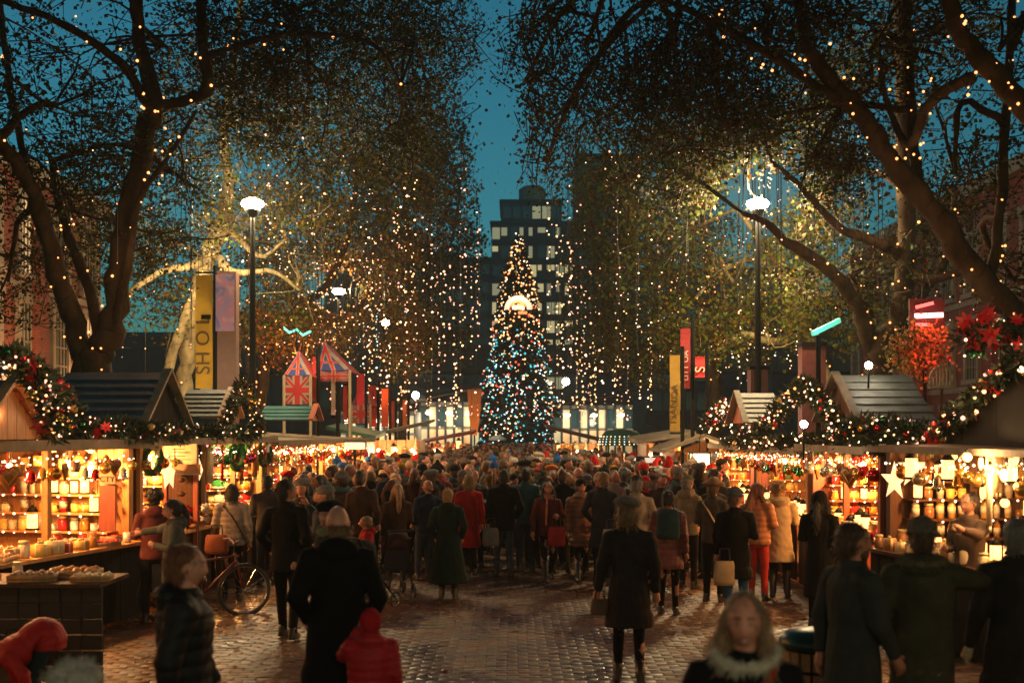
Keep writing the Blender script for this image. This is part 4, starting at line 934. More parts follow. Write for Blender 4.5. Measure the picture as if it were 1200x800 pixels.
hero(dict(h=1.72,coat='jacket',cc=(.06,.05,.04),hair='short',hc='brown',legs='stand',tc=BK,hat='brim',hatc=(.16,.09,.05),la='hold',ra='down',strap=(.4,.3,.2)), 'person in a brown brimmed hat with a tan strap across the back', 836, 16.8, D(-25), .016)
hero(dict(h=1.66,coat='puffer',cc=(.32,.12,.05),hair='long',hc='auburn',legs='stand',tc=(.35,.03,.02),la='hold',ra='hold',turn=D(-30)), 'woman in a copper brown jacket and red trousers facing the lantern stall', 888, 16.9, D(-35), .016)
hero(dict(h=1.66,coat='long',hem=.55,cc=(.42,.3,.17),hair='curly',hc='blond',legs='stand',tc=BK,boot=.3,la='pocket',ra='hold',collar='fur',furc=(.5,.38,.2),turn=D(-35)), 'woman in a light beige coat and black boots with fluffy fair hair', 914, 17.2, D(-15), .014)
hero(dict(h=1.66,coat='long',hem=.4,cc=BK,hair='long',hc='black',legs='stand',tc=BK,la='hold',ra='down',hat='hoodup',hatc=BK), 'woman all in black with long black hair between beige coat and dark stall', 961, 14.6, D(-30), .014)
hero(dict(h=1.72,coat='jacket',hem=.6,cc=BK,hair='long',hc='lightbrown',legs='stand',tc=BK,la='down',ra='pocket',smile=1,skin='fair',fur='front',furc=(.55,.49,.38),strap=(.55,.03,.02),collar='hood',turn=D(-5),bulk=1.0), 'smiling woman with light brown hair, fur collar and red bag strap facing us', 872, 5.0, BACK+D(-6), .009)
hero(dict(h=1.80,coat='long',hem=.6,cc=(.035,.04,.036),hair='short',hc='brown',legs='walk',tc=BK,la='back',ra='swing',skin='mid',beard=1,collar='plain',turn=D(-12),bulk=1.1), 'bearded man in a dark grey overcoat walking past in profile', 1000, 7.8, R90+D(18), .011)
hero(dict(h=1.80,coat='jacket',hem=.62,cc=(.05,.048,.03),hair='short',hc='brown',legs='stand',tc=(.03,.03,.035),hat='beanie',hatc=(.13,.11,.085),la='pocket',ra='out',collar='fur',furc=(.14,.12,.07),bulk=1.14,nod=.05), 'stout person in an olive parka and knitted beanie pointing at the lamp stall', 1080, 8.0, D(-14), .011)
hero(dict(h=1.80,coat='long',hem=.6,cc=(.022,.02,.018),hair='short',hc='grey',legs='stand',tc=(.1,.05,.03),la='carry',ra='hold',gloves=(.55,.42,.25),bulk=1.1,turn=D(-15)), 'grey haired man in a black coat with pale gloves beside the lamp stall', 1192, 8.1, D(-10), .011)
hero(dict(h=1.32,coat='puffer',hem=.80,cc=(.45,.015,.015),hair='short',hc='brown',legs='bent',tc=(.02,.035,.04),la='reach',ra='reach',bend=1.95,bulk=1.15,skin='fair'), 'person in a shiny red padded jacket bending right down by the counter', 56, 9.9, L90+D(32), .012)
hero(dict(h=1.50,coat='jacket',cc=(.3,.3,.3),hair='curly',hc='white',legs='stand',tc=BK), 'person with white curly hair, only the crown of the head in view', 88, 4.62, D(20), .014)
hero(dict(h=1.75,coat='jacket',cc=(.06,.04,.03),hair='short',hc='black',legs='stand',tc=BK,la='reach',ra='hold',skin='tan'), 'stallholder with dark hair serving behind the lamp stall counter', 1136, 12.6, L90+D(30), .016)
# ------------------------------------------------------------------ crowd
CC = {'black':(.012,.013,.015),'navy':(.012,.02,.04),'charcoal':(.03,.032,.036),'dark brown':(.05,.028,.018),'bottle green':(.012,.045,.03),'grey':(.06,.06,.06),'camel':(.16,.09,.04),
      'red':(.28,.014,.014),'teal':(.015,.09,.1),'olive':(.06,.055,.028),'maroon':(.14,.02,.03),'cream':(.26,.21,.15),'rust':(.17,.055,.02),'plum':(.07,.02,.06)}
WT = [34,13,14,15,2,3,2,1.6,1,5,2,1,2,.6]
protos = []
pr = random.Random(9)
pspec = [('short','black',None,'down','pocket'),('short','brown',None,'hold','down'),('bob','blond',None,'pocket','hold'),('long','brown',None,'down','hold'),('short','black','beanie','pocket','pocket'),
 ('long','black','bobble','hold','hold'),('short','grey',None,'hold','pocket'),('bob','brown','beret','down','down'),('short','brown','cap','pocket','down'),('pony','lightbrown',None,'hold','down'),
 ('curly','auburn',None,'down','pocket'),('short','black','santa','hold','hold'),('bald','grey',None,'pocket','down'),('long','blond',None,'up','hold'),('short','lightbrown','beanie','hold','up'),('bun','black',None,'pocket','pocket')]
for i, (hr,hc,ht,la,ra) in enumerate(pspec):
    k = ['jacket','long','puffer','jacket'][i%4]
    sp = dict(h=1.72,coat=k,cc=CC['black'],hair=hr,hc=hc,hat=ht,hatc=(.4,.02,.02) if ht=='santa' else BK,la=la,ra=ra,legs=['stand','step'][i%2],tc=BK,seed=i,
        turn=pr.uniform(-.7,.7),skin=pr.choice(['fair','mid','mid','tan','dark','fair']),collar=['plain','hood'][i%2],scarf=(pr.choice([(.35,.03,.03),(.3,.25,.18),(.05,.12,.14)]) if i%3==2 else None))
    t = person(sp, 'crowd', (0,0,0), 0, .026, 0); protos.append((t, sp))
HN = {'short':'short','bob':'bobbed','long':'long','pony':'tied back','curly':'curly','bald':'thinning','bun':'pinned up'}
HATN = {'beanie':'woolly hat','bobble':'bobble hat','beret':'beret','cap':'peaked cap','santa':'santa hat'}
HATC = {'black':(.012,.012,.014),'grey':(.15,.15,.15),'red':(.5,.02,.02),'white':(.42,.37,.3),'mustard':(.3,.16,.02),'blue':(.02,.09,.3),'green':(.03,.12,.05),'orange':(.6,.16,.03)}
def cdir(): return pr.choice([pr.gauss(0,.6), pr.gauss(math.pi,.6), pr.gauss(math.pi,.9), pr.uniform(0,6.28), pr.gauss(0,.5)])
spots = []; used = set(); hero_xy = [(x,y) for _,x,y in PEOPLE]
tries = 0
def lane(y):
    xl = X(425,y) if y > 30 else X(310+(y-19)*9.5,y)
    xl = max(xl, -4.6); xr = min(X(845,y), 4.7) if y < 44 else X(700,y)*1.0
    if y > 44: xl = max(xl,-5.5); xr = min(X(690,y),3.8)
    return xl, xr
yy = 19.6
cand = []
while tries < 9000:
    tries += 1; y = 19.8+ (pr.random()**1.15)*34; xl, xr = lane(y); x = pr.uniform(xl,xr)
    if y < 23 and not (-2.6 < x < 3.6) and pr.random() < .3: continue
    if y < 21.5 and pr.random() < .55: continue
    mn = .52 if y < 40 else .6
    if any((x-a)**2+(y-b)**2 < mn*mn for a,b in spots): continue
    if any((x-a)**2+(y-b)**2 < .42 for a,b in hero_xy): continue
    spots.append((x,y))
    if len(spots) >= 600: break
spots.sort(key=lambda s: s[1])
extra = [(-1.75,18.1),(-1.45,19.2),(-2.15,17.5),(-2.6,18.4),(-2.9,16.6),(-2.0,16.3),(3.2,19.4),(2.5,20.3),(1.75,20.6),(-3.1,19.6),(-2.35,15.6)]
ind = extra+[s for s in spots if s[1] < 60][:268]; rest = spots[268:]
def where(x,y):
    if y < 22: return pr.choice(['at the near crowd edge','at the open crowd edge'])
    side = 'by flag stalls' if x < -1.4 else ('by lantern stalls' if x > 1.8 else 'in mid lane')
    dep = 'early in crowd' if y < 28 else ('deep in crowd' if y < 38 else 'far in crowd')
    return dep+' '+side
for i, (x,y) in enumerate(ind):
    for _ in range(80):
        t, sp = pr.choice(protos)
        if sp['hat'] == 'santa' and pr.random() < .6: continue
        cn = pr.choices(list(CC), WT)[0]; hn = pr.choices(list(HATC),[10,8,3,2,2,2,1,1])[0]
        if sp['hat'] == 'santa': hn = 'red'
        hcn = pr.choices(['black','brown','blond','grey','lightbrown','auburn','white'],[8,9,2.5,1.5,3,2,.5])[0]
        head = f"{hn} {HATN[sp['hat']]}" if sp['hat'] else f"{HN[sp['hair']]} {hcn.replace('lightbrown','fair')} hair"
        coat = {'jacket':'jacket','long':'long coat','puffer':'quilted jacket'}[sp['coat']]
        lab = f"person with {head}, {cn} {coat}, {where(x,y)}".replace('santa hat','red santa hat').replace('red red','red')
        if lab not in used: break
    used.add(lab)
    if i < len(protos)*0: pass
    sk = SK[pr.choices(['fair','mid','tan','dark'],[5,4,2,1])[0]]
    sc_ = pr.uniform(.92,1.07) if pr.random() > .06 else .72
    dup(t, (x,y,0), cdir(), lab, 'shoppers in the market crowd', {'coat':CC[cn],'hat':HATC[hn],'hair':HC[hcn],'body':sk,'trousers':pr.choice([BK,NV,(.03,.04,.06),CH_,(.05,.035,.02)])}, scale=sc_)
    q_ = [o for o in COL.objects if o.name.startswith('person')][-1] if False else LASTDUP[0]; q_.scale = (sc_*pr.uniform(.9,1.15), sc_*pr.uniform(.92,1.2), sc_); q_.rotation_euler[0] = pr.gauss(0,.03); q_.rotation_euler[1] = pr.gauss(0,.03)
# the farthest rows, joined : head, hat, shoulders and body of each
mb_v=[];mb_f=[];mb_t=[];nv_=0
def far_person():
    m = MB(); m.loft([(.0,.10,.08,0,0),(.8,.17,.13,0,0),(1.25,.21,.14,0,0),(1.40,.19,.12,0,0),(1.47,.07,.07,0,0)],8,0); m.tube([(0,0,1.46),(0,0,1.55)],.05,6,1,cap=False); m.ell((0,.012,1.63),(.075,.095,.115),1,1); m.ell((0,-.02,1.67),(.088,.103,.095),1,2); return m
fp = far_person(); fv = np.array(fp.v); tri = [[q[0],q[i],q[i+1]] for q in fp.f for i in range(1,len(q)-1)]; ftri = np.array(tri)
vm = np.zeros(len(fv),int)
for q,mm in zip(fp.f, fp.m):
    for i in q: vm[i] = mm
far = [(x,y) for x,y in rest]
r3 = random.Random(4)
for k in range(330):
    y = r3.uniform(50,66); xl,xr = X(440,y),X(700,y); xx = r3.uniform(max(xl,-8),xr)
    far.append((xx,y))
for (x,y) in far:
    a = cdir(); v = rotz(fv*r3.uniform(.92,1.06), a)+np.array([x,y,0]); cn = CC[r3.choices(list(CC),WT)[0]]; hc = r3.choices(list(HC.values()),[8,8,2.5,1.5,.5,2,3])[0] if r3.random() < .75 else r3.choices(list(HATC.values()),[10,8,3,2,2,2,1,1])[0]; sk = SK[r3.choice(['fair','mid','mid','tan'])]
    tn = np.where(vm[:,None]==0, np.array(cn), np.where(vm[:,None]==1, np.array(sk), np.array(hc)))
    mb_v.append(v); mb_f.append(ftri+nv_); nv_ += len(v); mb_t.append(tn)
crowdm = mat('crowd_cloth', attr='tone', rough=.8)
o = fast_mesh('crowd', np.concatenate(mb_v), np.concatenate(mb_f), 3, [crowdm], np.concatenate(mb_t))
o.data.polygons.foreach_set('use_smooth', [True]*len(o.data.polygons))
tag(o, 'dense mass of distant shoppers packed around the foot of the christmas tree', 'crowd', kind='stuff')
for t, sp in protos:
    for ch in list(t.children): bpy.data.objects.remove(ch)
    bpy.data.objects.remove(t)
bpy.data.scenes.remove(tsc)
# ------------------------------------------------------------------ christmas tree
tb = P(607,505,67); tb.z = 0
ct = thing('christmas_tree', 'tall fir christmas tree covered in white and teal lights at the end of the lane', 'christmas tree', tb)
prof = [(0.3,1.5),(1.2,1.95),(3.2,2.1),(4.8,1.95),(6.2,1.7),(8.8,1.3),(11.2,.82),(12.6,.42),(13.7,.06)]
pz = [a for a,_ in prof]; pr_ = [b for _,b in prof]
MB().tube([(0,0,0),(0,0,6),(0,0,13.6)],[.2,.13,.03],8).build('trunk', bark, ct)
rg = np.random.default_rng(8); nb = 5200
z = .4+13.2*(1-np.sqrt(rg.uniform(0,1,nb)))**.9*1.0; z = np.clip(z,.4,13.5); R = np.interp(z,pz,pr_)
tier = 1.05-.30*((z*1.25)%1); a = rg.uniform(0,6.28,nb); rr = R*tier*rg.uniform(.55,1.02,nb)*(1+.10*np.sin(a*5+z*2.1)+.06*np.sin(a*9-z*3))
C = np.stack([np.cos(a)*rr, np.sin(a)*rr, z],1); out = np.stack([np.cos(a),np.sin(a),-.35+rg.normal(0,.15,nb)],1); out /= np.linalg.norm(out,axis=1)[:,None]
L = .42*(.5+.5*R/2)+.1
vs=[];k=0; side = np.cross(out,np.array([0,0,1.])); side /= np.linalg.norm(side,axis=1)[:,None]; upn = np.cross(side,out)
Vn=[]
for j in range(6):
    an = j*math.pi/3; d = side*math.cos(an)+upn*math.sin(an)
    p0 = C-out*L[:,None]*.5; p1 = C+out*L[:,None]*.1+d*.11; p2 = C+out*L[:,None]*.6; p3 = C+out*L[:,None]*.0-d*.01
    Vn.append(np.stack([p0,p1,p2,p3],1))
Vn = np.stack(Vn,1).reshape(-1,3); Fn = np.arange(len(Vn)).reshape(-1,4)
tn = np.array([.012,.035,.02])*rg.uniform(.5,1.5,(nb,1)); stuff(fast_mesh('foliage', Vn, Fn, 4, [needlem], np.repeat(tn,24,0), ct))
def tree_pts(n, z0, z1, pw=.6, infl=1.03):
    z = z0+(z1-z0)*(rg.uniform(0,1,n)**1.0); keep = rg.uniform(0,2.1,n) < np.interp(z,pz,pr_)+.25; z = z[keep]; R = np.interp(z,pz,pr_)*infl; a = rg.uniform(0,6.28,len(z)); q = R*(1.03-.22*((z*1.25)%1))*rg.uniform(.88,1.04,len(z))*(1+.09*np.sin(a*5+z*2.1)); return np.stack([np.cos(a)*q, np.sin(a)*q, z],1)
for nm,n,z0,z1,m,r in (('bulbs',640,.8,13.6,white_bulb,.046),('bulbs',360,.8,7.5,cool_bulb,.046),('bulbs',420,.8,8.,teal_bulb,.062),('bulbs',420,7.5,12.9,amber_bulb,.06),('bulbs',380,1,13.2,warm_bulb,.052),('bulbs',170,1,10,red_bulb,.07)):
    p = tree_pts(n,z0,z1); v,f = spheres_np(p, r*rg.uniform(.6,1.25,len(p))); stuff(fast_mesh(nm, v, f, 3, [m], None, ct))
wm = MB(); 
hel = [(math.cos(t_)*np.interp(zz,pz,pr_)*1.0, math.sin(t_)*np.interp(zz,pz,pr_)*1.0, zz) for t_,zz in zip(np.linspace(0,6.28*22,700),np.linspace(.6,13.4,700))]
wm.tube(hel,.012,3); wm.build('cable', wire, ct)
bp_ = tree_pts(240,1,12.5,infl=1.0); v,f = spheres_np(bp_, .085, ICO[1]); stuff(fast_mesh('bauble', v, f, 3, [mat('red_bauble',(.35,.02,.02),.2,metal=.5)], None, ct))
for (x,y,zz,pw,c) in ((0,-2.9,3.5,50,(.7,.9,1)),(-2,-2,6.5,30,(.8,.9,1)),(0,-2.2,9.5,40,(1,.7,.4)),(1.9,-2,5,30,(.7,.9,1))): point('bulb_light',(x,y,zz),pw,c,.4,ct)
# arched emblem on the tree
em = MB(); z0 = P(0,362,65).z
def arc(r0,r1,y0,y1,n=18,a0=0,a1=math.pi,cx=0,cz=0):
    m = MB()
    for i in range(n):
        t0 = a0+(a1-a0)*i/n; t1 = a0+(a1-a0)*(i+1)/n; v=[]
        for yy in (y0,y1):
            for (r,t_) in ((r0,t0),(r1,t0),(r1,t1),(r0,t1)): v.append((cx+math.cos(t_)*r,yy,cz+math.sin(t_)*r))
        m.add(v,[[0,1,2,3],[7,6,5,4],[0,4,5,1],[1,5,6,2],[2,6,7,3],[3,7,4,0]])
    return m
yf = -1.75
EW = glow('emblem_white',(1,.84,.68),.6); EO = glow('emblem_orange',(1,.33,.12),.9)
e1 = arc(.48,.76,yf,yf+.1,18,cz=z0); e1.box(-.33,.36,yf+.02,yf+.1,z0+.0,z0+.24); e1.build('emblem_arch', EW, ct)
arc(.32,.46,yf-.03,yf+.06,12,.25,2.9,0,z0+.06).build('emblem_letter', EO, ct)
MB().box(-.05,.42,yf-.05,yf+.02,z0+.22,z0+.32).build('emblem_letter', EO, ct)
MB().box(-.0,.5,yf-.03,yf+.05,z0-.26,z0-.1).build('emblem_bar', EO, ct)
# ------------------------------------------------------------------ goods
def proto(name, parts):
    """parts: (part name, MB, material, color)"""
    if len(parts) == 1:
        o = parts[0][1].build(name, parts[0][2], None, smooth=True, color=parts[0][3]); return o
    t = bpy.data.objects.new(name, None); COL.objects.link(t)
    for pn, m, mm, c in parts: m.build(pn, mm, t, smooth=True, color=c)
    return t
def lathe(rings, n=12): return MB().loft([(z,r,r,0,0) for z,r in rings], n)
G = {}
G['bauble'] = proto('bauble', [('ball', MB().ell((0,0,-.07),.062,2), metalg, (.6,.1,.05)), ('cap', MB().tube([(0,0,-.012),(0,0,.0)],.014,8), metalg, (.6,.5,.3)), ('cord', MB().tube([(0,0,0),(0,0,.12)],.003,3), wire, None)])
G['jar'] = proto('jar', [('jar_body', lathe([(0,.045),(.02,.05),(.1,.05),(.12,.036)]), gloss, (.5,.2,.05)), ('lid', lathe([(.12,.042),(.145,.042)]), paint, (.5,.4,.2))])
G['bottle'] = proto('bottle', [('glass_body', lathe([(0,.035),(.14,.036),(.19,.014),(.26,.013)]), gloss, (.05,.09,.03)), ('label_band', lathe([(.04,.0375),(.11,.0375)]), paint, (.6,.55,.4))])
mug = lathe([(0,.036),(.015,.042),(.1,.043)]); G['mug'] = proto('mug', [('cup', mug, gloss, (.6,.1,.08)), ('handle', MB().tube([(.04,0,.08),(.075,0,.075),(.078,0,.04),(.042,0,.02)],.007,6), gloss, (.6,.1,.08))])
can = lathe([(0,.05),(.015,.055),(.018,.045),(.17,.045),(.18,.055),(.21,.03),(.235,.01)]);
G['candle_lantern'] = proto('candle_lantern', [('frame', MB().loft([(0,.055,.055,0,0),(.018,.055,.055,0,0)],8).loft([(.16,.055,.055,0,0),(.22,.012,.012,0,0)],8), iron, None), ('glass', lathe([(.018,.045),(.16,.045)],10), lanternglow, None), ('ring', MB().tube([(math.cos(a)*.02,0,.24+math.sin(a)*.02) for a in np.linspace(0,6.28,9)],.003,4), iron, None)])
hatm = MB().ell((0,0,.06),(.1,.1,.085),2); G['woolly_hat'] = proto('woolly_hat', [('crown', hatm, wool, (.5,.05,.05)), ('cuff', MB().tube([(math.cos(a)*.094,math.sin(a)*.094,.03) for a in np.linspace(0,6.28,13)],.018,5), wool, (.5,.45,.4)), ('bobble', MB().ell((0,0,.16),.035,1), wool, (.6,.55,.5))])
tb_ = MB().ell((0,0,.08),(.07,.055,.08),2); G['teddy_bear'] = proto('teddy_bear', [('belly', tb_, wool, (.35,.18,.07)), ('head', MB().ell((0,0,.2),(.058,.052,.052),2).ell((.045,0,.25),.018,1).ell((-.045,0,.25),.018,1).ell((0,-.05,.19),(.022,.018,.018),1), wool, (.35,.18,.07)), ('paw', MB().ell((.07,-.04,.12),(.025,.045,.022),1).ell((-.07,-.04,.12),(.025,.045,.022),1).ell((.045,-.07,.03),(.028,.05,.028),1).ell((-.045,-.07,.03),(.028,.05,.028),1), wool, (.3,.15,.06))])
bx = MB().box(-.07,.07,-.05,.05,0,.1); G['gift_box'] = proto('gift_box', [('box', bx, paint, (.55,.03,.03)), ('ribbon', MB().box(-.012,.012,-.053,.053,-.0,.103).box(-.073,.073,-.01,.01,0.,.1035).ell((.02,0,.115),(.025,.012,.014),1).ell((-.02,0,.115),(.025,.012,.014),1), paint, (.75,.6,.25))])
st = MB(); pts=[]
for i in range(10): pts.append((math.sin(i*math.pi/5)*(.16 if i%2==0 else .065),0,math.cos(i*math.pi/5)*(.16 if i%2==0 else .065)))
v = [(0,-.05,0),(0,.05,0)]+pts; f = []
for i in range(10): f += [[0,2+i,2+(i+1)%10],[1,2+(i+1)%10,2+i]]
st.add(v,f); G['paper_star'] = proto('paper_star', [('star', st, glow('star_paper',(1,.6,.28),1.6), None), ('cord', MB().tube([(0,0,.16),(0,0,.3)],.003,3), wire, None)])
hs = MB()
for i in range(7): hs.tube([( -.03+i*.01,0,-.02),(-.03+i*.01+.004,-.01,-.17),(-.032+i*.011,0,-.3)],[.006,.007,.004],4)
G['scarf'] = proto('scarf', [('cloth', MB().box(-.06,.06,-.015,.015,-.42,0), wool, (.5,.05,.05)), ('fringe', MB().box(-.055,-.03,-.01,.01,-.47,-.42).box(-.012,.012,-.01,.01,-.47,-.42).box(.03,.055,-.01,.01,-.47,-.42), wool, (.5,.4,.3)), ('peg', MB().box(-.01,.01,-.02,.02,-.01,.05), wood_l, None)])
G['wreath'] = proto('wreath', [('ring', MB().tube([(math.cos(a)*.13,0,math.sin(a)*.13) for a in np.linspace(0,6.28,17)],.04,6), wool, (.02,.07,.03)), ('bow', MB().ell((.05,-.04,.12),(.05,.02,.03),1).ell((-.05,-.04,.12),(.05,.02,.03),1).box(-.03,.03,-.06,-.04,.02,.11), cloth, (.5,.02,.02)), ('berry', MB().ell((.1,-.04,-.05),.018,1), gloss, (.6,.03,.03)), ('berry', MB().ell((-.09,-.04,-.08),.018,1), gloss, (.6,.03,.03)), ('berry', MB().ell((0,-.045,-.13),.018,1), gloss, (.6,.03,.03))])
G['gingerbread_heart'] = proto('gingerbread_heart', [('biscuit', MB().ell((-.045,0,-.06),(.06,.014,.06),2).ell((.045,0,-.06),(.06,.014,.06),2).add([(-.1,-.012,-.075),(.1,-.012,-.075),(0,-.012,-.2),(-.1,.012,-.075),(.1,.012,-.075),(0,.012,-.2)],[[0,2,1],[3,4,5],[0,3,5,2],[1,2,5,4]]), paint, (.3,.13,.04)), ('icing', MB().tube([(-.07,-.018,-.06),(-.03,-.02,-.03),(0,-.02,-.06),(.03,-.02,-.03),(.07,-.018,-.06),(0,-.018,-.15),(-.07,-.018,-.06)],.006,4), paint, (.75,.7,.65)), ('ribbon', MB().tube([(0,0,-.04),(0,0,.1)],.005,4), cloth, (.5,.03,.03))])
tray = MB().box(-.16,.16,-.11,.11,0,.015).box(-.16,.16,-.11,-.1,.015,.05).box(-.16,.16,.1,.11,.015,.05).box(-.16,-.15,-.1,.1,.015,.05).box(.15,.16,-.1,.1,.015,.05)
lumps = MB(); r4 = random.Random(5)
for i in range(16): lumps.ell((-.12+.08*(i%4)+r4.uniform(-.01,.01),-.07+.047*(i//4),.045),(.034,.022,.028),1)
G['food_tray'] = proto('food_tray', [('tray', tray, wood_l, None), ('pastry', lumps, paint, (.5,.26,.08))])
G['bell'] = proto('bell', [('dome', MB().loft([(-.13,.055,.055,0,0),(-.11,.045,.045,0,0),(-.05,.035,.035,0,0),(-.02,.012,.012,0,0)],12), metalg, (.7,.45,.12)), ('clapper', MB().ell((0,0,-.135),.014,1), iron, None), ('cord', MB().tube([(0,0,-.02),(0,0,.12)],.003,3), wire, None)])
GC = {'red':(.5,.02,.02),'gold':(.75,.45,.1),'white':(.7,.66,.58),'amber':(.6,.25,.04),'green':(.03,.2,.06),'silver':(.6,.6,.62),'orange':(.65,.2,.03),'brown':(.25,.11,.04),'blue':(.04,.15,.45),'pink':(.7,.2,.28),'cream':(.65,.5,.3),'purple':(.25,.05,.3)}
GPART = {'bauble':['ball'],'jar':['jar_body'],'bottle':['glass_body'],'mug':['cup','handle'],'woolly_hat':['crown'],'teddy_bear':['belly','head'],'gift_box':['box'],'scarf':['cloth'],'wreath':['bow'],'gingerbread_heart':['icing'],'food_tray':['pastry'],'bell':['dome'],'candle_lantern':[],'paper_star':[]}
GN_ = {'bauble':'hanging bauble','jar':'lidded jar','bottle':'glass bottle','mug':'mug','woolly_hat':'woolly hat','teddy_bear':'teddy bear','gift_box':'ribboned gift box','scarf':'knitted scarf','wreath':'wreath','gingerbread_heart':'iced gingerbread heart','food_tray':'tray of sweets','bell':'bell','candle_lantern':'candle lantern','paper_star':'lit paper star'}
gr = random.Random(77); NG = [0]; SPARSE = [0]
def good(kind, col, loc, rz, label, group, sc=1.):
    if SPARSE[0] and gr.random() < .8: return
    sc *= gr.uniform(.8,1.25)
    o = G[kind]; cs = {k: GC[col] for k in GPART[kind]}; NG[0] += 1
    n = dup(o, loc, rz, label, group, cs, sc); n['category'] = GN_[kind].split()[-1] if kind != 'food_tray' else 'tray'; return n
# ------------------------------------------------------------------ stalls
def stall(name_, A, B, side, eave, depth, theme, rowsk, cols, power, wood, counter=True, label='', lampn=3, fas=.1, seed=0, sparse=0, signs=None, front_gap=True, warm=(1,.44,.13), gscale=1.25):
    """A: near front corner, B: far front corner (x,y). side -1: row whose stalls open towards +X."""
    A = Vector((A[0],A[1],0)); B = Vector((B[0],B[1],0)); Lx = (B-A).length
    if side < 0: O = A; u = (B-A).normalized(); farx = Lx; nearx = 0
    else: O = B; u = (A-B).normalized(); farx = 0; nearx = Lx
    rz = math.atan2(u.y,u.x); t = thing('market_stall', label, 'market stall', O, rz, 'wooden market stalls along the lane')
    Mx = MW[t.name]; Wp = lambda x,y,z: Mx @ Vector((x,y,z)); r = random.Random(seed)
    fx = -1 if farx == 0 else 1
    # walls of single planks
    n = int(Lx/.24); pw = Lx/n; pm = MB().box(.004,pw-.004,0,.03,.05,eave+.1); first = None
    for i in range(n):
        if first is None: first = pm.build('wall_plank', wood, t); o = first
        else: o = first.copy(); COL.objects.link(o)
        o.location = (i*pw, depth+r.uniform(0,.006), 0)
    n2 = int(depth/.22); pw2 = depth/n2; first = None
    for i in range(n2):
        if first is None: first = MB().box(0,.03,.004,pw2-.004,.05,eave+.1).build('wall_plank', wood, t); o = first
        else: o = first.copy(); COL.objects.link(o)
        o.location = (farx-(.03 if farx > 0 else 0)+r.uniform(-.004,.004), i*pw2, 0)
    first = None
    for i in range(n2):
        if first is None: first = MB().box(0,.03,.004,pw2-.004,.05,eave+.1).build('wall_plank', wood_d, t); o = first
        else: o = first.copy(); COL.objects.link(o)
        o.location = (nearx-(.03 if nearx > 0 else 0), i*pw2, 0)
    for (x,y) in ((.05,.0),(Lx-.05,.0)): MB().box(x-.05,x+.05,y-.05,y+.05,0,eave).build('post', wood, t)
    if Lx > 3: MB().box(Lx/2-.04,Lx/2+.04,-.04,.04,0,eave).build('post', wood, t)
    MB().box(-.12,Lx+.12,-.30,-.26,eave-.02,eave-.02+fas).build('fascia_board', wood_w, t)
    MB().add([(-.12,-.26,eave+.02),(Lx+.12,-.26,eave+.02),(Lx+.12,depth+.1,eave+.16),(-.12,depth+.1,eave+.16),(-.12,-.26,eave+.06),(Lx+.12,-.26,eave+.06),(Lx+.12,depth+.1,eave+.22),(-.12,depth+.1,eave+.22)],
      [[0,3,2,1],[4,5,6,7],[0,1,5,4],[1,2,6,5],[2,3,7,6],[3,0,4,7]]).build('roof_panel', wood_w, t)
    MB().box(0,Lx,0,depth,.0,.05).build('floor_board', wood_d, t)
    if counter:
        first = None; nn = int(Lx/.2)
        for i in range(nn):
            if first is None: first = MB().box(.003,Lx/nn-.003,-.03,0,.04,.95).build('counter_plank', black if counter == 'black' else wood_d, t); o = first
            else: o = first.copy(); COL.objects.link(o)
            o.location = (i*Lx/nn,-.22+r.uniform(-.006,.006),0)
        MB().box(-.05,Lx+.05,-.34,.42,.95,.99).build('counter_top', wood, t)
        # goods on the counter
        ncount = int(Lx/.24)
        for i in range(ncount):
            for row,yy in enumerate((-.18,.12)):
                k = r.choice(theme['counter']); c = r.choice(cols); x = (i+.5)*Lx/ncount+r.uniform(-.03,.03)
                if k == 'food_tray' and (i+row) % 2: continue
                good(k, c, Wp(x,yy+r.uniform(-.03,.03),.99), rz+r.uniform(-.4,.4), f"{c} {GN_[k]} {ORD[i]} along the {('outer','inner')[row]} counter row of the {name_}", f'goods on the counter of the {name_}', gscale)
    # end shelves facing the camera and back shelves
    sx = farx-fx*.16
    for k_, z in enumerate((1.10,1.34,1.58,1.80)):
        MB().box(min(sx-.13,sx+.13),max(sx-.13,sx+.13),.15,depth,z-.025,z).build('shelf', wood, t)
        m = int((depth-.3)/.15)
        for i in range(m):
            if r.random() < .08: continue
            k = r.choice(theme['shelf']); c = r.choice(cols); y = .25+i*.15
            good(k, c, Wp(sx-fx*.03,y+r.uniform(-.02,.02),z), rz+(L90 if fx > 0 else R90)+math.pi+r.uniform(-.3,.3), f"{c} {GN_[k]} {ORD[i]} along the {('lowest','second','third','upper')[k_]} end shelf of the {name_}", f'goods on the end shelves of the {name_}', gscale*.95)
    for k_, z in enumerate((1.2,1.6)):
        MB().box(0.2,Lx-.35,depth-.26,depth,z-.025,z).build('shelf', wood, t)
        m = int((Lx-.6)/.24)
        for i in range(m):
            k = r.choice(theme['shelf']); c = r.choice(cols); x = .3+i*.24
            good(k, c, Wp(x,depth-.14,z), rz+r.uniform(-.3,.3), f"{c} {GN_[k]} {ORD[i]} along the {('lower','upper')[k_]} back shelf of the {name_}", f'goods on the back shelves of the {name_}', gscale)
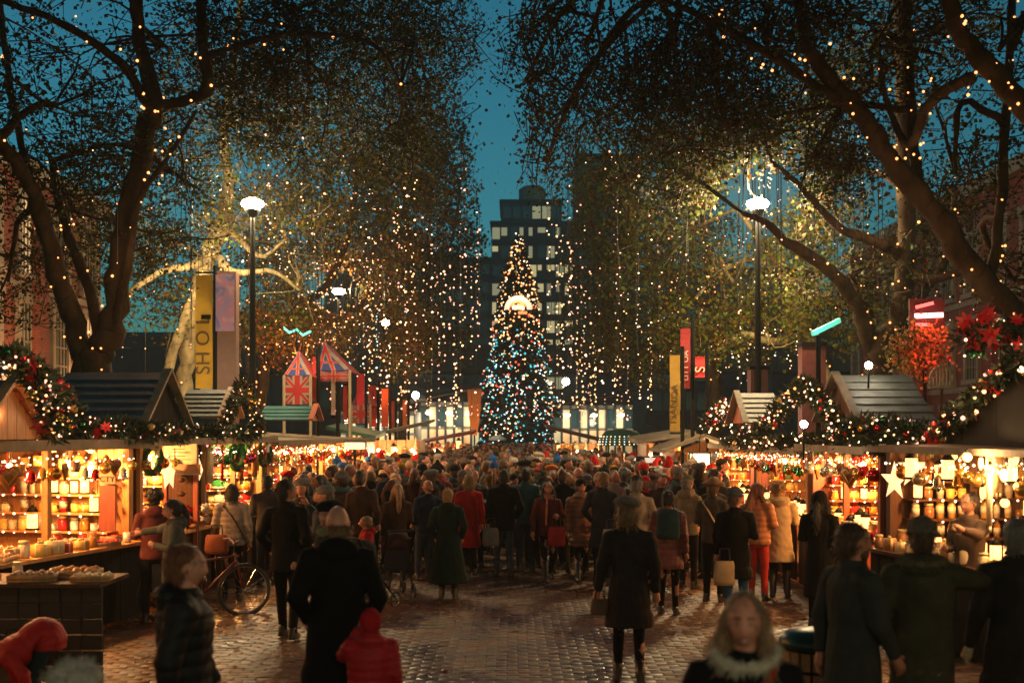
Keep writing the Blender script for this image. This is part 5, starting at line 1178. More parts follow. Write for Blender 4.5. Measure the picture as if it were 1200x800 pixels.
    # goods hanging under the eave and in a second row inside
    for row,(yy,zz,stp) in enumerate(((-.1,eave-.08,.2),(.75,eave-.05,.24))):
        MB().tube([(0.05,yy,zz+.06),(Lx-.05,yy,zz+.06)],.01,6).build('hanging_rail', iron, t)
        m = int(Lx/stp)
        for i in range(m):
            if r.random() < .12: continue
            k = r.choice(theme['hang']); c = r.choice(cols); x = (i+.5)*Lx/m
            drop = {'paper_star':-.3,'bauble':-.1,'gingerbread_heart':-.08,'bell':-.1,'candle_lantern':-.22,'wreath':-.12,'scarf':0}.get(k,-.2)
            good(k, c, Wp(x,yy,zz+drop+r.uniform(-.06,.02)), rz+r.uniform(-.6,.6), f"{c} {GN_[k]} {ORD[i]} along the {('front','inner')[row]} rail of the {name_}", f'goods hung in the {name_}', gscale)
    # end wall hanging row above the upper shelf, facing the lane
    m = int(depth/.2)
    for i in range(m):
        k = r.choice(theme['hang']); c = r.choice(cols)
        if k == 'scarf': k = 'bauble'
        drop = {'paper_star':-.2,'candle_lantern':-.2,'wreath':-.12}.get(k,-.06)
        good(k, c, Wp(farx-fx*.3,.15+i*.2,eave-.02+drop), rz+L90+r.uniform(-.4,.4), f"{c} {GN_[k]} {ORD[i]} along the end wall hooks of the {name_}", f'goods hung at the end of the {name_}', gscale)
    # tiny bulb string looped along the rails and shelf edges
    bs = []; rgb_ = np.random.default_rng(seed+300)
    for yy,zz in ((-.14,eave-.12),(.7,eave-.1)):
        xs = np.linspace(.1,Lx-.1,int(Lx/.13)); bs += [(x_,yy+rgb_.normal(0,.02),zz-.05*abs(math.sin(x_*4))+rgb_.normal(0,.02)) for x_ in xs]
    for zz in (1.1,1.34,1.58,1.80): bs += [(sx-fx*.14,y_,zz-.02+rgb_.normal(0,.01)) for y_ in np.linspace(.2,depth,int(depth/.16))]
    for zz in (1.2,1.6): bs += [(x_,depth-.27,zz-.02) for x_ in np.linspace(.3,Lx-.4,int(Lx/.2))]
    vb, fb = spheres_np(np.array(bs), .013*rgb_.uniform(.7,1.4,len(bs)), ICO[1]); stuff(fast_mesh('bulbs', vb, fb, 3, [white_bulb], None, t))
    # lamps
    for i in range(lampn):
        x = Lx*(i+.5)/lampn; y = .5; z = eave-.22
        lt = thing('pendant_lamp', f'{ORD[i]} bare warm bulb from the near end under the {name_} roof' if lampn > 1 else f'bare warm bulb under the {name_} roof', 'lamp', Wp(x,y,z), rz, 'bare bulbs in the stalls')
        MB().tube([(0,0,.24),(0,0,.06)],.006,4).build('cord', wire, lt); MB().tube([(0,0,.08),(0,0,.03)],.018,8).build('bulb_holder', iron, lt)
        MB().ell((0,0,0),(.04,.04,.05),2).build('bulb', shopglow, lt, smooth=True)
        point('bulb_light', (0,-.07,-.02), power, warm, .05, lt)
    return t, Wp, rz
T_CANDLE = dict(counter=['food_tray','jar','mug','food_tray','gift_box'], shelf=['jar','bottle','mug','jar','jar','mug','gift_box','candle_lantern'], hang=['gingerbread_heart','mug','bell','bauble'])
T_TOY = dict(counter=['teddy_bear','gift_box','woolly_hat','gift_box'], shelf=['teddy_bear','gift_box','woolly_hat','jar'], hang=['bauble','wreath','paper_star','bauble'])
T_HAT = dict(counter=['woolly_hat','gift_box','jar'], shelf=['woolly_hat','mug','gift_box'], hang=['scarf','scarf','bauble','wreath'])
T_ORN = dict(counter=['gift_box','candle_lantern','jar'], shelf=['mug','jar','gift_box','teddy_bear','candle_lantern','jar'], hang=['bauble','bell','bauble','gingerbread_heart'])
T_LAMP = dict(counter=['jar','candle_lantern','gift_box'], shelf=['bottle','jar','mug','bottle','candle_lantern'], hang=['candle_lantern','bell','scarf','bauble','paper_star'])
OL_ = ['amber','cream','gold','brown','red','white']; RW = ['red','white','gold','pink','cream','orange']; MX = ['red','cream','orange','green','white','brown','purple']
s1 = stall('sweet stall', (X(-70,12.2),12.2), (X(152,15.6),15.6), -1, 2.2, 2.5, T_CANDLE, 0, OL_, 165, wood_o, 'black', 'large sweets and candle stall with a black counter under the flowered garland', 3, .12, 1)
s2 = stall('gift stall', (X(160,16.0),16.0), (X(228,18.2),18.2), -1, 2.22, 2.3, T_TOY, 0, RW, 190, wood_o, True, 'narrow gift stall full of red and white toys below the blue board roof', 2, .1, 2)
s3 = stall('hat stall', (X(236,18.5),18.5), (X(305,21.8),21.8), -1, 2.22, 2.3, T_HAT, 0, MX, 220, wood_l, True, 'hat and scarf stall beyond the dark wooden door panel', 2, .1, 3)
s4 = stall('ornament stall', (X(310,22.2),22.2), (X(425,30.5),30.5), -1, 2.15, 2.4, T_ORN, 0, ['gold','cream','orange','red'], 260, wood_o, True, 'long glowing ornament stall under the small teal roof', 4, .1, 4)
s5 = stall('lamp stall', (X(1265,11.0),11.0), (X(1043,14.6),14.6), 1, 2.17, 2.5, T_LAMP, 0, ['amber','gold','brown','cream'], 110, wood_d, 'black', 'big dark stall hung with glowing lamps and candle lanterns', 2, .07, 5)
s6 = stall('lantern stall', (X(1036,15.3),15.3), (X(955,18.6),18.6), 1, 2.12, 2.3, T_ORN, 0, ['red','white','gold','amber'], 240, wood_r, True, 'red posted ornament stall with yellow goods beside the dark lamp stall', 2, .1, 6)
s7 = stall('bauble stall', (X(950,19.0),19.0), (X(846,26.5),26.5), 1, 2.05, 2.3, T_ORN, 0, ['red','gold','orange','white','green'], 230, wood_o, True, 'long stall of baubles behind the woman in the beige coat', 3, .1, 7)
# unseen stalls added beside and behind the viewer for warm fill light
SPARSE[0] = 1
stall('added soap stall', (-6.5,3.6), (-6.0,11.4), -1, 2.2, 2.4, T_TOY, 0, RW, 25, wood_o, True, 'long unseen stall added for warm fill beside the viewer before the sweet stall', 3, .1, 8)
stall('added waffle stall', (-6.8,-6.5), (-6.6,2.8), -1, 2.2, 2.4, T_CANDLE, 0, OL_, 30, wood_o, True, 'unseen stall added for warm fill behind the viewer on the sweet stall side', 3, .1, 9)
stall('added mulled wine stall', (6.2,2.2), (5.7,10.2), 1, 2.2, 2.4, T_CANDLE, 0, OL_, 25, wood_d, True, 'unseen stall added for warm fill beside the viewer before the lamp stall', 3, .1, 10)
stall('added pottery stall', (6.8,-7), (6.4,1.4), 1, 2.2, 2.4, T_ORN, 0, OL_, 30, wood_o, True, 'unseen stall added for warm fill behind the viewer on the lamp stall side', 3, .1, 11)
SPARSE[0] = 0
# ------------------------------------------------------------------ gabled board roofs
def gable_roof(parent_, R0, R1, half, drop, rows, mroof, mgable, verge, near_only=False):
    """ridge R0-R1 runs across the view (along X); gable faces the lane at the R1 end"""
    R0 = Vector(R0); R1 = Vector(R1); par = parent_
    ln = abs(R1.x-R0.x); sl = math.hypot(half,drop); first = {}
    for s in (-1,1):
        for i in range(rows):
            t0 = i/rows; t1 = (i+1.18)/rows; a = R0+Vector((0,s*half*t0,-drop*t0)); b = R0+Vector((0,s*half*t1,-drop*t1))
            jit = random.uniform(-.02,.02); up = Vector((0,s*drop,half)).normalized()*.03
            v = [a+up*.35, a+Vector((R1.x-R0.x+jit,0,0))+up*.35, b+Vector((R1.x-R0.x+jit,0,0))+up*1.2, b+up*1.2]
            w_ = [q-up*.8 for q in v]; f = [[0,1,2,3],[7,6,5,4],[0,4,5,1],[1,5,6,2],[2,6,7,3],[3,7,4,0]]
            MB().add(v+w_, f).build('roof_board', mroof, par, wp=True)
    gx = R1.x-(.05 if R1.x > R0.x else -.05)
    # gable boarding, board by board
    nb_ = 8
    for i in range(nb_):
        y0 = -half+2*half*i/nb_; y1 = -half+2*half*(i+1)/nb_; h0 = drop*(1-abs(y0)/half); h1 = drop*(1-abs(y1)/half); zb = R1.z-drop
        y0 += .006; y1 -= .006
        v = [(gx-.02,R1.y+y0,zb),(gx-.02,R1.y+y1,zb),(gx-.02,R1.y+y1,zb+h1),(gx-.02,R1.y+y0,zb+h0)]; w_ = [(gx+.02,b,c) for a,b,c in v]
        MB().add(v+w_, [[0,1,2,3],[7,6,5,4],[0,4,5,1],[1,5,6,2],[2,6,7,3],[3,7,4,0]]).build('gable_board', mgable, par, wp=True)
    for s in (-1,1):
        e = 1 if R1.x > R0.x else -1
        MB().beam(R1+Vector((e*.05,0,.05)), R1+Vector((e*.05,s*(half+.08),-drop-.08*drop/half+.05)), .04, .11, up=(1,0,0)).build('verge_board', verge, par, wp=True)
p = P(193,437,16.6); gable_roof(s2[0], (p.x-1.35,p.y,p.z), p, 1.12, .76, 7, roofb, black, wood_w)
p = P(268,457,22.0); gable_roof(s3[0], (p.x-.75,p.y,p.z), p, .8, .5, 6, roofp, wood_o, wood_o)
p = P(12,446,12.6); gable_roof(s1[0], (p.x-1.6,p.y,p.z), p, .95, .62, 6, wood_r, wood_o, wood_o)
p = P(368,476,27); gable_roof(s4[0], (p.x-1.1,p.y,p.z), p, .7, .32, 4, mat('roof_board_teal',(.02,.10,.10),.5,var=.3), wood_r, wood_r)
p = P(983,440,17.4); gable_roof(s6[0], (p.x+1.02,p.y,p.z), p, 1.1, .66, 6, roofp, wood_d, wood_w)
p = P(866,461,23.5); gable_roof(s7[0], (p.x+.68,p.y,p.z), p, .9, .58, 6, roofp, wood_r, wood_w)
gx_ = 4.95; gable_roof(s5[0], (gx_+3.2,10.4,3.38), (gx_,10.4,3.38), 3.75, 1.13, 9, black, black, wood_d)
# dark wooden door panel with its hand lettered boards between the gift and hat stalls
def text_obj(s, loc, size, m, parent, rx=math.pi/2, rz=0., roll=0., extr=.004):
    cu = bpy.data.curves.new('lettering','FONT'); cu.body = s; cu.size = size; cu.extrude = extr; cu.align_x = 'CENTER'; cu.align_y = 'CENTER'
    tmp = bpy.data.objects.new('tmp', cu); COL.objects.link(tmp); dg = bpy.context.evaluated_depsgraph_get(); me = bpy.data.meshes.new_from_object(tmp.evaluated_get(dg)); bpy.data.objects.remove(tmp)
    me.materials.clear(); me.materials.append(m); o = link('lettering', me, parent); o.location = loc
    o.rotation_mode = 'XYZ'; o.rotation_euler = (Matrix.Rotation(rz,3,'Z') @ Matrix.Rotation(rx,3,'X') @ Matrix.Rotation(roll,3,'Z')).to_euler(); return o
a = P(191,0,17.35); b_ = P(232,0,17.35)
dpn = thing('door_panel', 'dark red wooden door panel with carved relief beside the gift stall', 'door panel', (a.x,17.35,0)); W_ = b_.x-a.x
MB().box(0,W_,.0,.05,.05,2.15).build('panel', wood_d, dpn)
for x in (0,W_-.06): MB().box(x,x+.06,-.04,0,.05,2.15).build('stile', wood_r, dpn)
MB().box(.06,W_-.06,-.03,0,1.0,1.08).build('rail', wood_r, dpn)
for k in range(3): MB().ell((W_/2,-.02,1.3+k*.2),(.05,.02,.035),2).build('carved_boss', wood_d, dpn, smooth=True)
a = P(191,0,17.1); nb2 = thing('notice_board', 'cream notice board with faint writing over the dark door panel', 'sign', (a.x,17.1,1.93)); MB().box(0,.48,0,.03,0,.29).build('board', mat('paper',(.62,.5,.3),.7,var=.15,vscale=9), nb2)
for k in range(4): MB().box(.06+k*.02,.4-(k%2)*.08,-.004,-.001,.06+k*.05,.068+k*.05).build('writing_line', wood_d, nb2)
pb = thing('name_board', 'brown name board with a pale lower edge below the cream notice', 'sign', (a.x+.02,17.05,1.80)); MB().box(0,.52,0,.04,0,.13).build('board', mat('tan_board',(.35,.17,.08),.6,var=.2), pb); MB().box(-.02,.54,-.012,.0,-.025,0).build('edging', cream, pb)
a = P(118,0,15.2); cs = thing('hand_sign', 'small cream sign lettered CTY at the end of the sweet stall', 'sign', (a.x,15.15,1.73)); MB().box(0,.2,0,.02,0,.19).build('board', mat('paper2',(.5,.38,.22),.7), cs)
text_obj('CTY', (.1,-.004,.06), .1, wood_d, cs)
MB().box(.0,.2,.0,.03,-.6,-.02).build('backing_board', wood_r, cs)
# small produce table in front of the sweet stall
p = P(30,0,11.7)
tbl = thing('display_table', 'dark topped display table with a stone patterned front at the sweet stall', 'table', (p.x-1.3,11.7,0), .0)
MB().box(-.4,2.2,-.5,.35,.93,.97).build('table_top', wood_d, tbl); 
rb = random.Random(2); fst = {}
for i in range(13):
    for j in range(6):
        o = MB().box(.006,.19,-.02,.02,.006,.144).build('front_block', mat('block_stone',(.035,.024,.018),.8,var=.4,vscale=6), tbl) if (0,) not in fst else fst[(0,)].copy()
        if (0,) not in fst: fst[(0,)] = o
        else: COL.objects.link(o)
        o.location = (-.4+i*.2,-.4+rb.uniform(-.012,.012),.03+j*.15)
for i in range(9):
    k = rb.choice(['food_tray','food_tray','jar','candle_lantern']); good(k, rb.choice(OL_), (p.x-1.3-.2+i*.28, 11.7-.25+.3*(i%2), .97), rb.uniform(-.2,.2), f"{GN_[k]} {ORD[i]} along the display table before the sweet stall", 'goods on the display table', 1.2)
lt = thing('pendant_lamp', 'bright shaded lamp glowing over the display table of sweets', 'lamp', (p.x-.55,12.1,1.52)); MB().ell((0,0,0),(.05,.05,.06),2).build('bulb', shopglow, lt); MB().tube([(0,0,.06),(0,0,.85)],.006,4).build('cord',wire,lt); point('bulb_light',(0,-.1,-.05),26,(1,.6,.28),.05,lt)
# cluster of glowing glass lamps hanging in the lamp stall
gl = random.Random(31)
for i in range(16):
    px_ = gl.uniform(1132,1215); py_ = gl.uniform(528,592); d_ = gl.uniform(11.6,12.8); p = P(px_,py_,d_); tp = 2.12-p.z
    sh = i % 3; lt = thing('glass_lamp', f"{ORD[i]} {('round','drop shaped','narrow')[sh]} glowing glass lamp hung in the lamp stall", 'lamp', p, 0, 'glowing glass lamps in the lamp stall')
    MB().ell((0,0,0),((.05,.05,.05),(.042,.042,.07),(.026,.026,.08))[sh],2).build('glass', lanternglow, lt, smooth=True); MB().tube([(0,0,.05),(0,0,tp)],.004,4).build('cord', wire, lt); MB().tube([(0,0,.045),(0,0,.075)],.02,8).build('cap', iron, lt)
    MB().ell((0,-.0,.0),(.015,.015,.02),1).build('bulb', shopglow, lt)
    if i % 4 == 0: point('lamp_light', (0,-.12,-.02), 34, (1,.55,.22), .05, lt)
# ------------------------------------------------------------------ garlands on the eaves
fir = mat('fir_garland', attr='tone', rough=.7)
def garland(pts, rad, label, seed, nb=40, nl=60, dens=220, cols=((.45,.02,.02),(.6,.35,.08),(.5,.45,.4),(.02,.12,.05)), br=.045, lm=None, flowers=0, lights=0, lr=.011, lcol=(1,.5,.25)):
    pts = [Vector(p) for p in pts]; base = pts[0].copy(); t = thing('garland', label, 'garland', base); r = random.Random(seed); rg_ = np.random.default_rng(seed)
    seg = [(pts[i+1]-pts[i]).length for i in range(len(pts)-1)]; tot = sum(seg)
    def along(s):
        for i,l in enumerate(seg):
            if s <= l: return pts[i].lerp(pts[i+1], s/l)
            s -= l
        return pts[-1]
    n = int(dens*tot); c = np.array([along(r.uniform(0,tot))[:] for _ in range(n)])-np.array(base); R_ = rad*(1+.35*np.sin(c[:,1]*4+c[:,0]*3))
    v = rg_.normal(size=(n,3)); v /= np.linalg.norm(v,axis=1)[:,None]; c = c+v*(R_*rg_.uniform(.1,1,n)**.5)[:,None]
    d = v+rg_.normal(size=(n,3))*.5; d /= np.linalg.norm(d,axis=1)[:,None]; s_ = np.cross(d, rg_.normal(size=(n,3))); s_ /= np.linalg.norm(s_,axis=1)[:,None]; L_ = .09
    V = np.stack([c-d*L_*.4, c+s_*.018, c+d*L_, c-s_*.018],1).reshape(-1,3); tn_ = np.array([[.015,.045,.02],[.02,.035,.012],[.03,.05,.02]])[rg_.integers(0,3,n)]*rg_.uniform(.5,1.3,(n,1))
    stuff(fast_mesh('foliage', V, np.arange(n*4).reshape(-1,4), 4, [fir], np.repeat(tn_,4,0), t))
    MB().tube([p-base for p in pts], .02, 5).build('rope', wire, t)
    bm_ = None
    for i in range(nb):
        q = along(r.uniform(0,tot))-base; vv = Vector((r.gauss(0,1),r.gauss(0,1),r.gauss(0,1))).normalized(); q += vv*rad*.95
        if bm_ is None: bm_ = MB().ell((0,0,0),br,1); o = bm_.build('bauble', metalg if seed%2 else gloss, t, smooth=True); first = o
        else: o = first.copy(); COL.objects.link(o)
        o.location = q; o.color = (*r.choice(cols),1); k = r.uniform(.6,1.3); o.scale = (k,k,k)
    for i in range(flowers):
        q = along(r.uniform(0,tot))-base+Vector((r.uniform(-1,1),r.uniform(-1,0),r.uniform(-.6,1)))*rad
        m_ = MB()
        for k in range(7):
            a_ = k*.9; dr = Vector((math.cos(a_),-.35,math.sin(a_))); sd = Vector((-math.sin(a_),0,math.cos(a_)))*.035; m_.add([(0,0,0), tuple(dr*.07+sd), tuple(dr*.15), tuple(dr*.07-sd)],[[0,1,2,3]])
        m_.ell((0,-.03,0),.018,1)
        o = m_.build('flower', mat('poinsettia',(.5,.012,.015),.5), t); o.location = q; o.rotation_euler = (r.uniform(-.4,.4),0,r.uniform(-.7,.7)); k = r.uniform(.5,.9); o.scale = (k,k,k)
    cs_ = np.array([(along(r.uniform(0,tot))-base+Vector((r.gauss(0,1),r.gauss(0,1)-.6,r.gauss(0,1))).normalized()*rad*1.08)[:] for _ in range(nl)])
    v,f = spheres_np(cs_, lr*rg_.uniform(.6,1.5,nl), ICO[1]); k_ = rg_.integers(0,3,nl); stuff(fast_mesh('bulbs', v, f, 3, [lm or warm_bulb, pink_bulb, white_bulb], None, t, mi=np.repeat(k_,20)))
    for i in range(lights): q = along(tot*(i+.5)/lights)-base; point('bulb_light', q+Vector((-math.copysign(rad*2.2,base.x),-rad*2.0,rad*1.2)), 3, lcol, .06, t)
    return t
e = 2.36
garland([P(-60,505,12.2),P(60,505,13.9),P(150,504,15.2)], .14, 'thick fir garland with red and gold baubles on the sweet stall eave', 11, 70, 110, 900, flowers=6, lights=3)
garland([P(50,440,14.0),P(75,470,14.2),P(95,498,14.4)], .13, 'hanging fir swag with pink lights between red chalet and blue roof', 12, 30, 60, 900, lights=1)
garland([P(-20,430,12.0),P(20,418,12.0),P(50,450,12.0),P(66,505,12.0)], .12, 'arched garland of red baubles over the red wooden chalet roof', 13, 46, 70, 900, flowers=5, lights=2)
garland([P(120,500,15.2),P(170,505,15.3),P(225,508,17.6),P(300,508,20.4)], .11, 'low fir garland with small baubles along the gift and hat stalls', 14, 60, 70, 800, lights=2, lr=.012)
garland([P(262,500,19.8),P(275,470,19.9),P(284,450,20),P(298,480,20.1),P(303,508,20.2)], .1, 'flowered arch of pale blossoms and baubles over the hat stall', 15, 50, 50, 800, cols=((.6,.5,.4),(.5,.12,.08),(.6,.35,.1)), lights=2)
garland([P(848,520,25.5),P(900,519,21.0),P(950,519,18.4),P(1035,520,15)], .13, 'long fir garland crowded with warm lights on the bauble stall eave', 16, 70, 200, 800, lights=3, lr=.015)
garland([P(826,500,25),P(850,478,25),P(868,500,24.8)], .2, 'bushy red lit swag beside the small grey board roof', 17, 30, 90, 700, cols=((.5,.02,.02),(.5,.03,.03),(.6,.2,.1)), lights=2, lr=.02, lcol=(1,.25,.12))
garland([P(885,515,17.6),P(915,480,17.6),P(942,450,17.6),P(970,480,17.5),P(985,515,17.4)], .13, 'peaked garland with orange lights over the ornament stall', 18, 50, 110, 800, lights=3, lr=.015, lm=amber_bulb)
garland([P(985,500,14.6),P(1040,505,14.4),P(1090,512,14.2)], .16, 'dark fir garland with scattered red baubles between the two roofs', 19, 36, 40, 900, lights=1)
garland([P(1085,522,14.2),P(1120,488,13.2),P(1160,452,12.3),P(1200,420,11.5),P(1240,395,10.9)], .11, 'garland of red ribbons and bright bulbs climbing the dark roof edge', 20, 40, 60, 900, cols=((.55,.015,.02),(.6,.4,.1)), flowers=22, lights=4, lr=.024)
garland([P(1130,400,12.2),P(1165,388,12.0),P(1200,400,11.7)], .2, 'cluster of big red poinsettias on top of the dark roof', 21, 14, 14, 600, flowers=22, lights=1)
# bright star bulbs
def star_lamp(px,py,d,pw,label):
    p = P(px,py,d); t = thing('globe_lamp', label, 'lamp', p); MB().ell((0,0,0),.05*d/16,2).build('globe', lampglow, t, smooth=True); MB().tube([(0,0,-.05),(0,.02,-.45)],.015,6).build('stem', iron, t); point('globe_light', (0,-.22,.05), pw, (1,.75,.5), .08, t)
star_lamp(1018,428,17.0,10,'bright white globe lamp on the ridge of the grey board roof')
star_lamp(942,497,15.2,8,'bright globe lamp in the garland of the ornament stall')
star_lamp(487,463,60,200,'white globe lamp glowing beyond the flag stalls')
star_lamp(663,447,66,200,'white globe lamp shining under the bridge beside the christmas tree')
star_lamp(452,378,52,60,'pale globe lamp among twinkling leaves by the smaller street lamp')
# ------------------------------------------------------------------ banners, tents, signs
def banner(px0,px1,y0,y1,d,color,label,name='banner',text=None,tcol=None,tsize=.3,post=True,roll=L90,em=0):
    a = P(px0,y1,d); b = P(px1,y0,d); t = thing(name, label, name.split('_')[-1], (a.x,d,0)); W = b.x-a.x
    m = MB(); ns = 10
    for i in range(ns):
        z0_ = a.z+(b.z-a.z)*i/ns; z1_ = a.z+(b.z-a.z)*(i+1)/ns; o0 = .03*math.sin(i*.9); o1 = .03*math.sin((i+1)*.9)
        m.add([(0,o0,z0_),(W,o0,z0_),(W,o1,z1_),(0,o1,z1_),(0,o0+.02,z0_),(W,o0+.02,z0_),(W,o1+.02,z1_),(0,o1+.02,z1_)],[[0,1,2,3],[7,6,5,4],[0,4,7,3],[1,2,6,5]])
    m.build('cloth', canvas, t, color=color)
    if post: MB().tube([(W+.06,.02,0),(W+.06,.02,b.z+.2)],.05,8).build('post', iron, t); MB().beam((0,.01,b.z+.05),(W+.1,.01,b.z+.05),.04,.04).build('top_bar', iron, t); MB().beam((0,.01,a.z-.05),(W+.1,.01,a.z-.05),.04,.04).build('bottom_bar', iron, t)
    if text: text_obj(text, (W*.5,-.05,(a.z+b.z)*.5-(b.z-a.z)*.12), tsize, mat('ink_'+name, tcol or (.05,.03,.02), .6), t, roll=roll)
    return t, W, a.z, b.z
yb = banner(229,249,322,455,26,(.62,.36,.03),'tall yellow banner lettered sideways beside the purple board','yellow_banner','SH O L',(.12,.07,.02),.42)
MB().box(.14,.34,-.06,-.02,P(0,374,26).z,P(0,369,26).z+.0).build('dark_label', iron, yb[0])
a = P(252,455,26); pbm = thing('advert_column', 'brown advert column with a purple and blue poster on its top half', 'advert column', (a.x,26,0)); W = P(276,0,26).x-a.x
MB().box(0,W,0,.35,0,P(0,318,26).z).build('column', mat('brown_panel',(.22,.12,.09),.6,var=.1), pbm)
ps = bpy.data.materials.new('poster'); ps.use_nodes = True; n_ = ps.node_tree; nz = n_.nodes.new('ShaderNodeTexNoise'); nz.inputs['Scale'].default_value = 1.6; nz.inputs['Distortion'].default_value = 2; rp = n_.nodes.new('ShaderNodeValToRGB')
for i,(p_,c_) in enumerate(((.3,(.08,.12,.45,1)),(.45,(.4,.3,.55,1)),(.55,(.6,.25,.4,1)),(.68,(.55,.5,.65,1)))):
    el = rp.color_ramp.elements[i] if i < 2 else rp.color_ramp.elements.new(p_); el.position = p_; el.color = c_
tc_ = n_.nodes.new('ShaderNodeTexCoord'); n_.links.new(tc_.outputs['Object'], nz.inputs['Vector']); n_.links.new(nz.outputs[0], rp.inputs[0]); n_.links.new(rp.outputs[0], n_.nodes['Principled BSDF'].inputs['Base Color'])
MB().box(.02,W-.02,-.03,0,P(0,388,26).z,P(0,322,26).z).build('poster', ps, pbm)
point('uplight', (W/2-.3,-1.6,P(0,440,26).z), 60, (1,.72,.42), .1, pbm)
banner(785,797,416,505,29,(.3,.17,.02),'narrow yellow banner with dark letters beside the red banner','yellow_banner','TSANOA',(.06,.03,.01),.22)
banner(797.5,809,385,455,29.4,(.25,.012,.015),'narrow red banner with pale letters behind the yellow banner','red_banner','LITT OA',(.7,.5,.45),.2)
banner(815,826,418,442,29,(.6,.02,.02),'short red banner with a white flourish by the lit leaves','small_banner','S',(.7,.6,.5),.34)
for (a0,a1,y0,y1,d,c,nm) in ((366,370,418,470,30,(.4,.02,.02),'slim dark red'),(388,393,440,486,32,(.5,.35,.3),'pale faded'),(402,407,452,492,33,(.45,.03,.02),'crumpled red'),(472,477,468,502,48,(.5,.1,.03),'rusty orange'),(447,455,455,500,42,(.55,.06,.02),'orange red'),(432,441,452,500,40,(.5,.02,.02),'deep red'),(418,427,438,495,38,(.55,.02,.03),'bright red'),(456,462,470,505,46,(.35,.03,.02),'dull red')):
    banner(a0,a1,y0,y1,d,c,f'narrow {nm} pennant on a pole near the flag tents','pennant')
p = P(556,512,58); pc = thing('cone_banner', 'orange banner tapering downward beside the christmas tree', 'banner', (p.x,58,0))
v = []; 
for (z_,h_) in ((P(0,510,58).z,.12),(P(0,488,58).z,.26),(P(0,456,58).z,.36)):
    for yy in (0,.05): v += [(-h_,yy,z_),(h_,yy,z_)]
MB().add(v,[[0,1,5,4],[4,5,9,8],[2,6,7,3],[6,10,11,7],[0,4,6,2],[4,8,10,6],[1,3,7,5],[5,7,11,9],[8,9,11,10]]).build('cloth', canvas, pc, color=(.75,.22,.05)); MB().tube([(0,.1,0),(0,.1,P(0,456,58).z)],.04,6).build('post', iron, pc); point('uplight',(0,-1.2,1.9),45,(1,.6,.3),.1,pc)
# union flag tents
def flag_tent(px0,px1,y0,y1,apx,apy,d,label,peak=True):
    a = P(px0,y1,d); b = P(px1,y1,d); ap = P(apx,apy,d+1.2); z1 = P(0,y0,d).z; t = thing('flag_tent', label, 'tent', (a.x,d,0)); W = b.x-a.x; A = Vector((ap.x-a.x, 1.2, ap.z))
    # roof of four cloth triangles
    c4 = [Vector((0,0,z1)),Vector((W,0,z1)),Vector((W,2.4,z1)),Vector((0,2.4,z1))]
    for i in range(4): MB().add([c4[i],c4[(i+1)%4],A,c4[i]-Vector((0,0,.02)),c4[(i+1)%4]-Vector((0,0,.02)),A-Vector((0,0,.03))],[[0,1,2],[5,4,3],[0,3,4,1]]).build('roof_cloth', canvas, t, color=(.03,.05,.2) if i%2==0 else (.45,.03,.03))
    # flag stripes on the front roof face: planar grid in the triangle
    def onface(u_,v_,off): q = c4[0].lerp(c4[1],u_).lerp(A,v_); return q+Vector((0,-off,off*.4))
    def stripe(u0,v0,u1,v1,w0,off,c):
        p0 = onface(u0,v0,off); p1 = onface(u1,v1,off); dr = (p1-p0).normalized(); nn = (c4[1]-c4[0]).cross(A-c4[0]).normalized(); s = dr.cross(nn)*w0/2
        MB().add([p0-s,p0+s,p1+s,p1-s],[[0,1,2,3]]).build('stripe', canvas, t, color=c)
    for (u0,v0,u1,v1) in ((.06,.03,.5,.75),(.94,.03,.5,.75),(.5,.0,.5,.92),(.12,.25,.88,.25)): stripe(u0,v0,u1,v1,.17*W/1.2,.012,(.3,.22,.19))
    for (u0,v0,u1,v1) in ((.5,.0,.5,.9),(.14,.25,.86,.25),(.06,.03,.5,.75)): stripe(u0,v0,u1,v1,.08*W/1.2,.018,(.55,.02,.02))
    # front hanging cloth with the flag
    zb_ = a.z; H_ = z1-zb_
    MB().box(0,W,0,.02,zb_,z1-.005).build('front_cloth', canvas, t, color=(.16,.03,.035))
    def bar(x0,z0,x1,z1_,w0,off,c):
        p0 = Vector((x0*W,-off,zb_+z0*H_)); p1 = Vector((x1*W,-off,zb_+z1_*H_)); s = (p1-p0).normalized().cross(Vector((0,1,0)))*w0/2
        MB().add([p0-s,p0+s,p1+s,p1-s],[[0,1,2,3]]).build('stripe', canvas, t, color=c)
    for (q,c,o_) in ((.3,(.3,.22,.19),.006),(.16,(.35,.015,.015),.012)):
        k = q*min(W,H_)
        bar(.08,.08,.92,.92,k*.6,o_,c); bar(.08,.92,.92,.08,k*.6,o_+.002,c); bar(.5,0,.5,1,k*1.25,o_+.004,c); bar(0,.5,1,.5,k*1.25,o_+.0055,c)
    for x in (0,W): MB().tube([(x,0,0),(x,0,z1)],.04,6).build('tent_pole', cream, t)
    point('bulb_light',(W/2,-1.3,z1+.2),5,(1,.7,.42),.1,t)
flag_tent(333,364,440,474,350,410,29,'larger tent with a union flag front and pointed roof behind the teal roof')
flag_tent(372,410,434,447,378,398,31,'smaller red and white flag tent touching the larger one')
flag_tent(412,434,474,496,426,446,38,'narrow flag tent with red pennants beyond the bigger tents')
p = P(348,395,31); gf = thing('neon_flourish', 'small green neon squiggle above the flag tents', 'neon sign', p)
MB().tube([(-.35,0,.25),(-.2,0,.12),(0,0,.2),(.15,0,.05),(.35,0,.15)],.03,6).build('neon_tube', glow('green_neon',(.15,1,.7),2.5), gf); MB().tube([(0,0,.1),(0,0,-1)],.02,5).build('bracket',iron,gf)
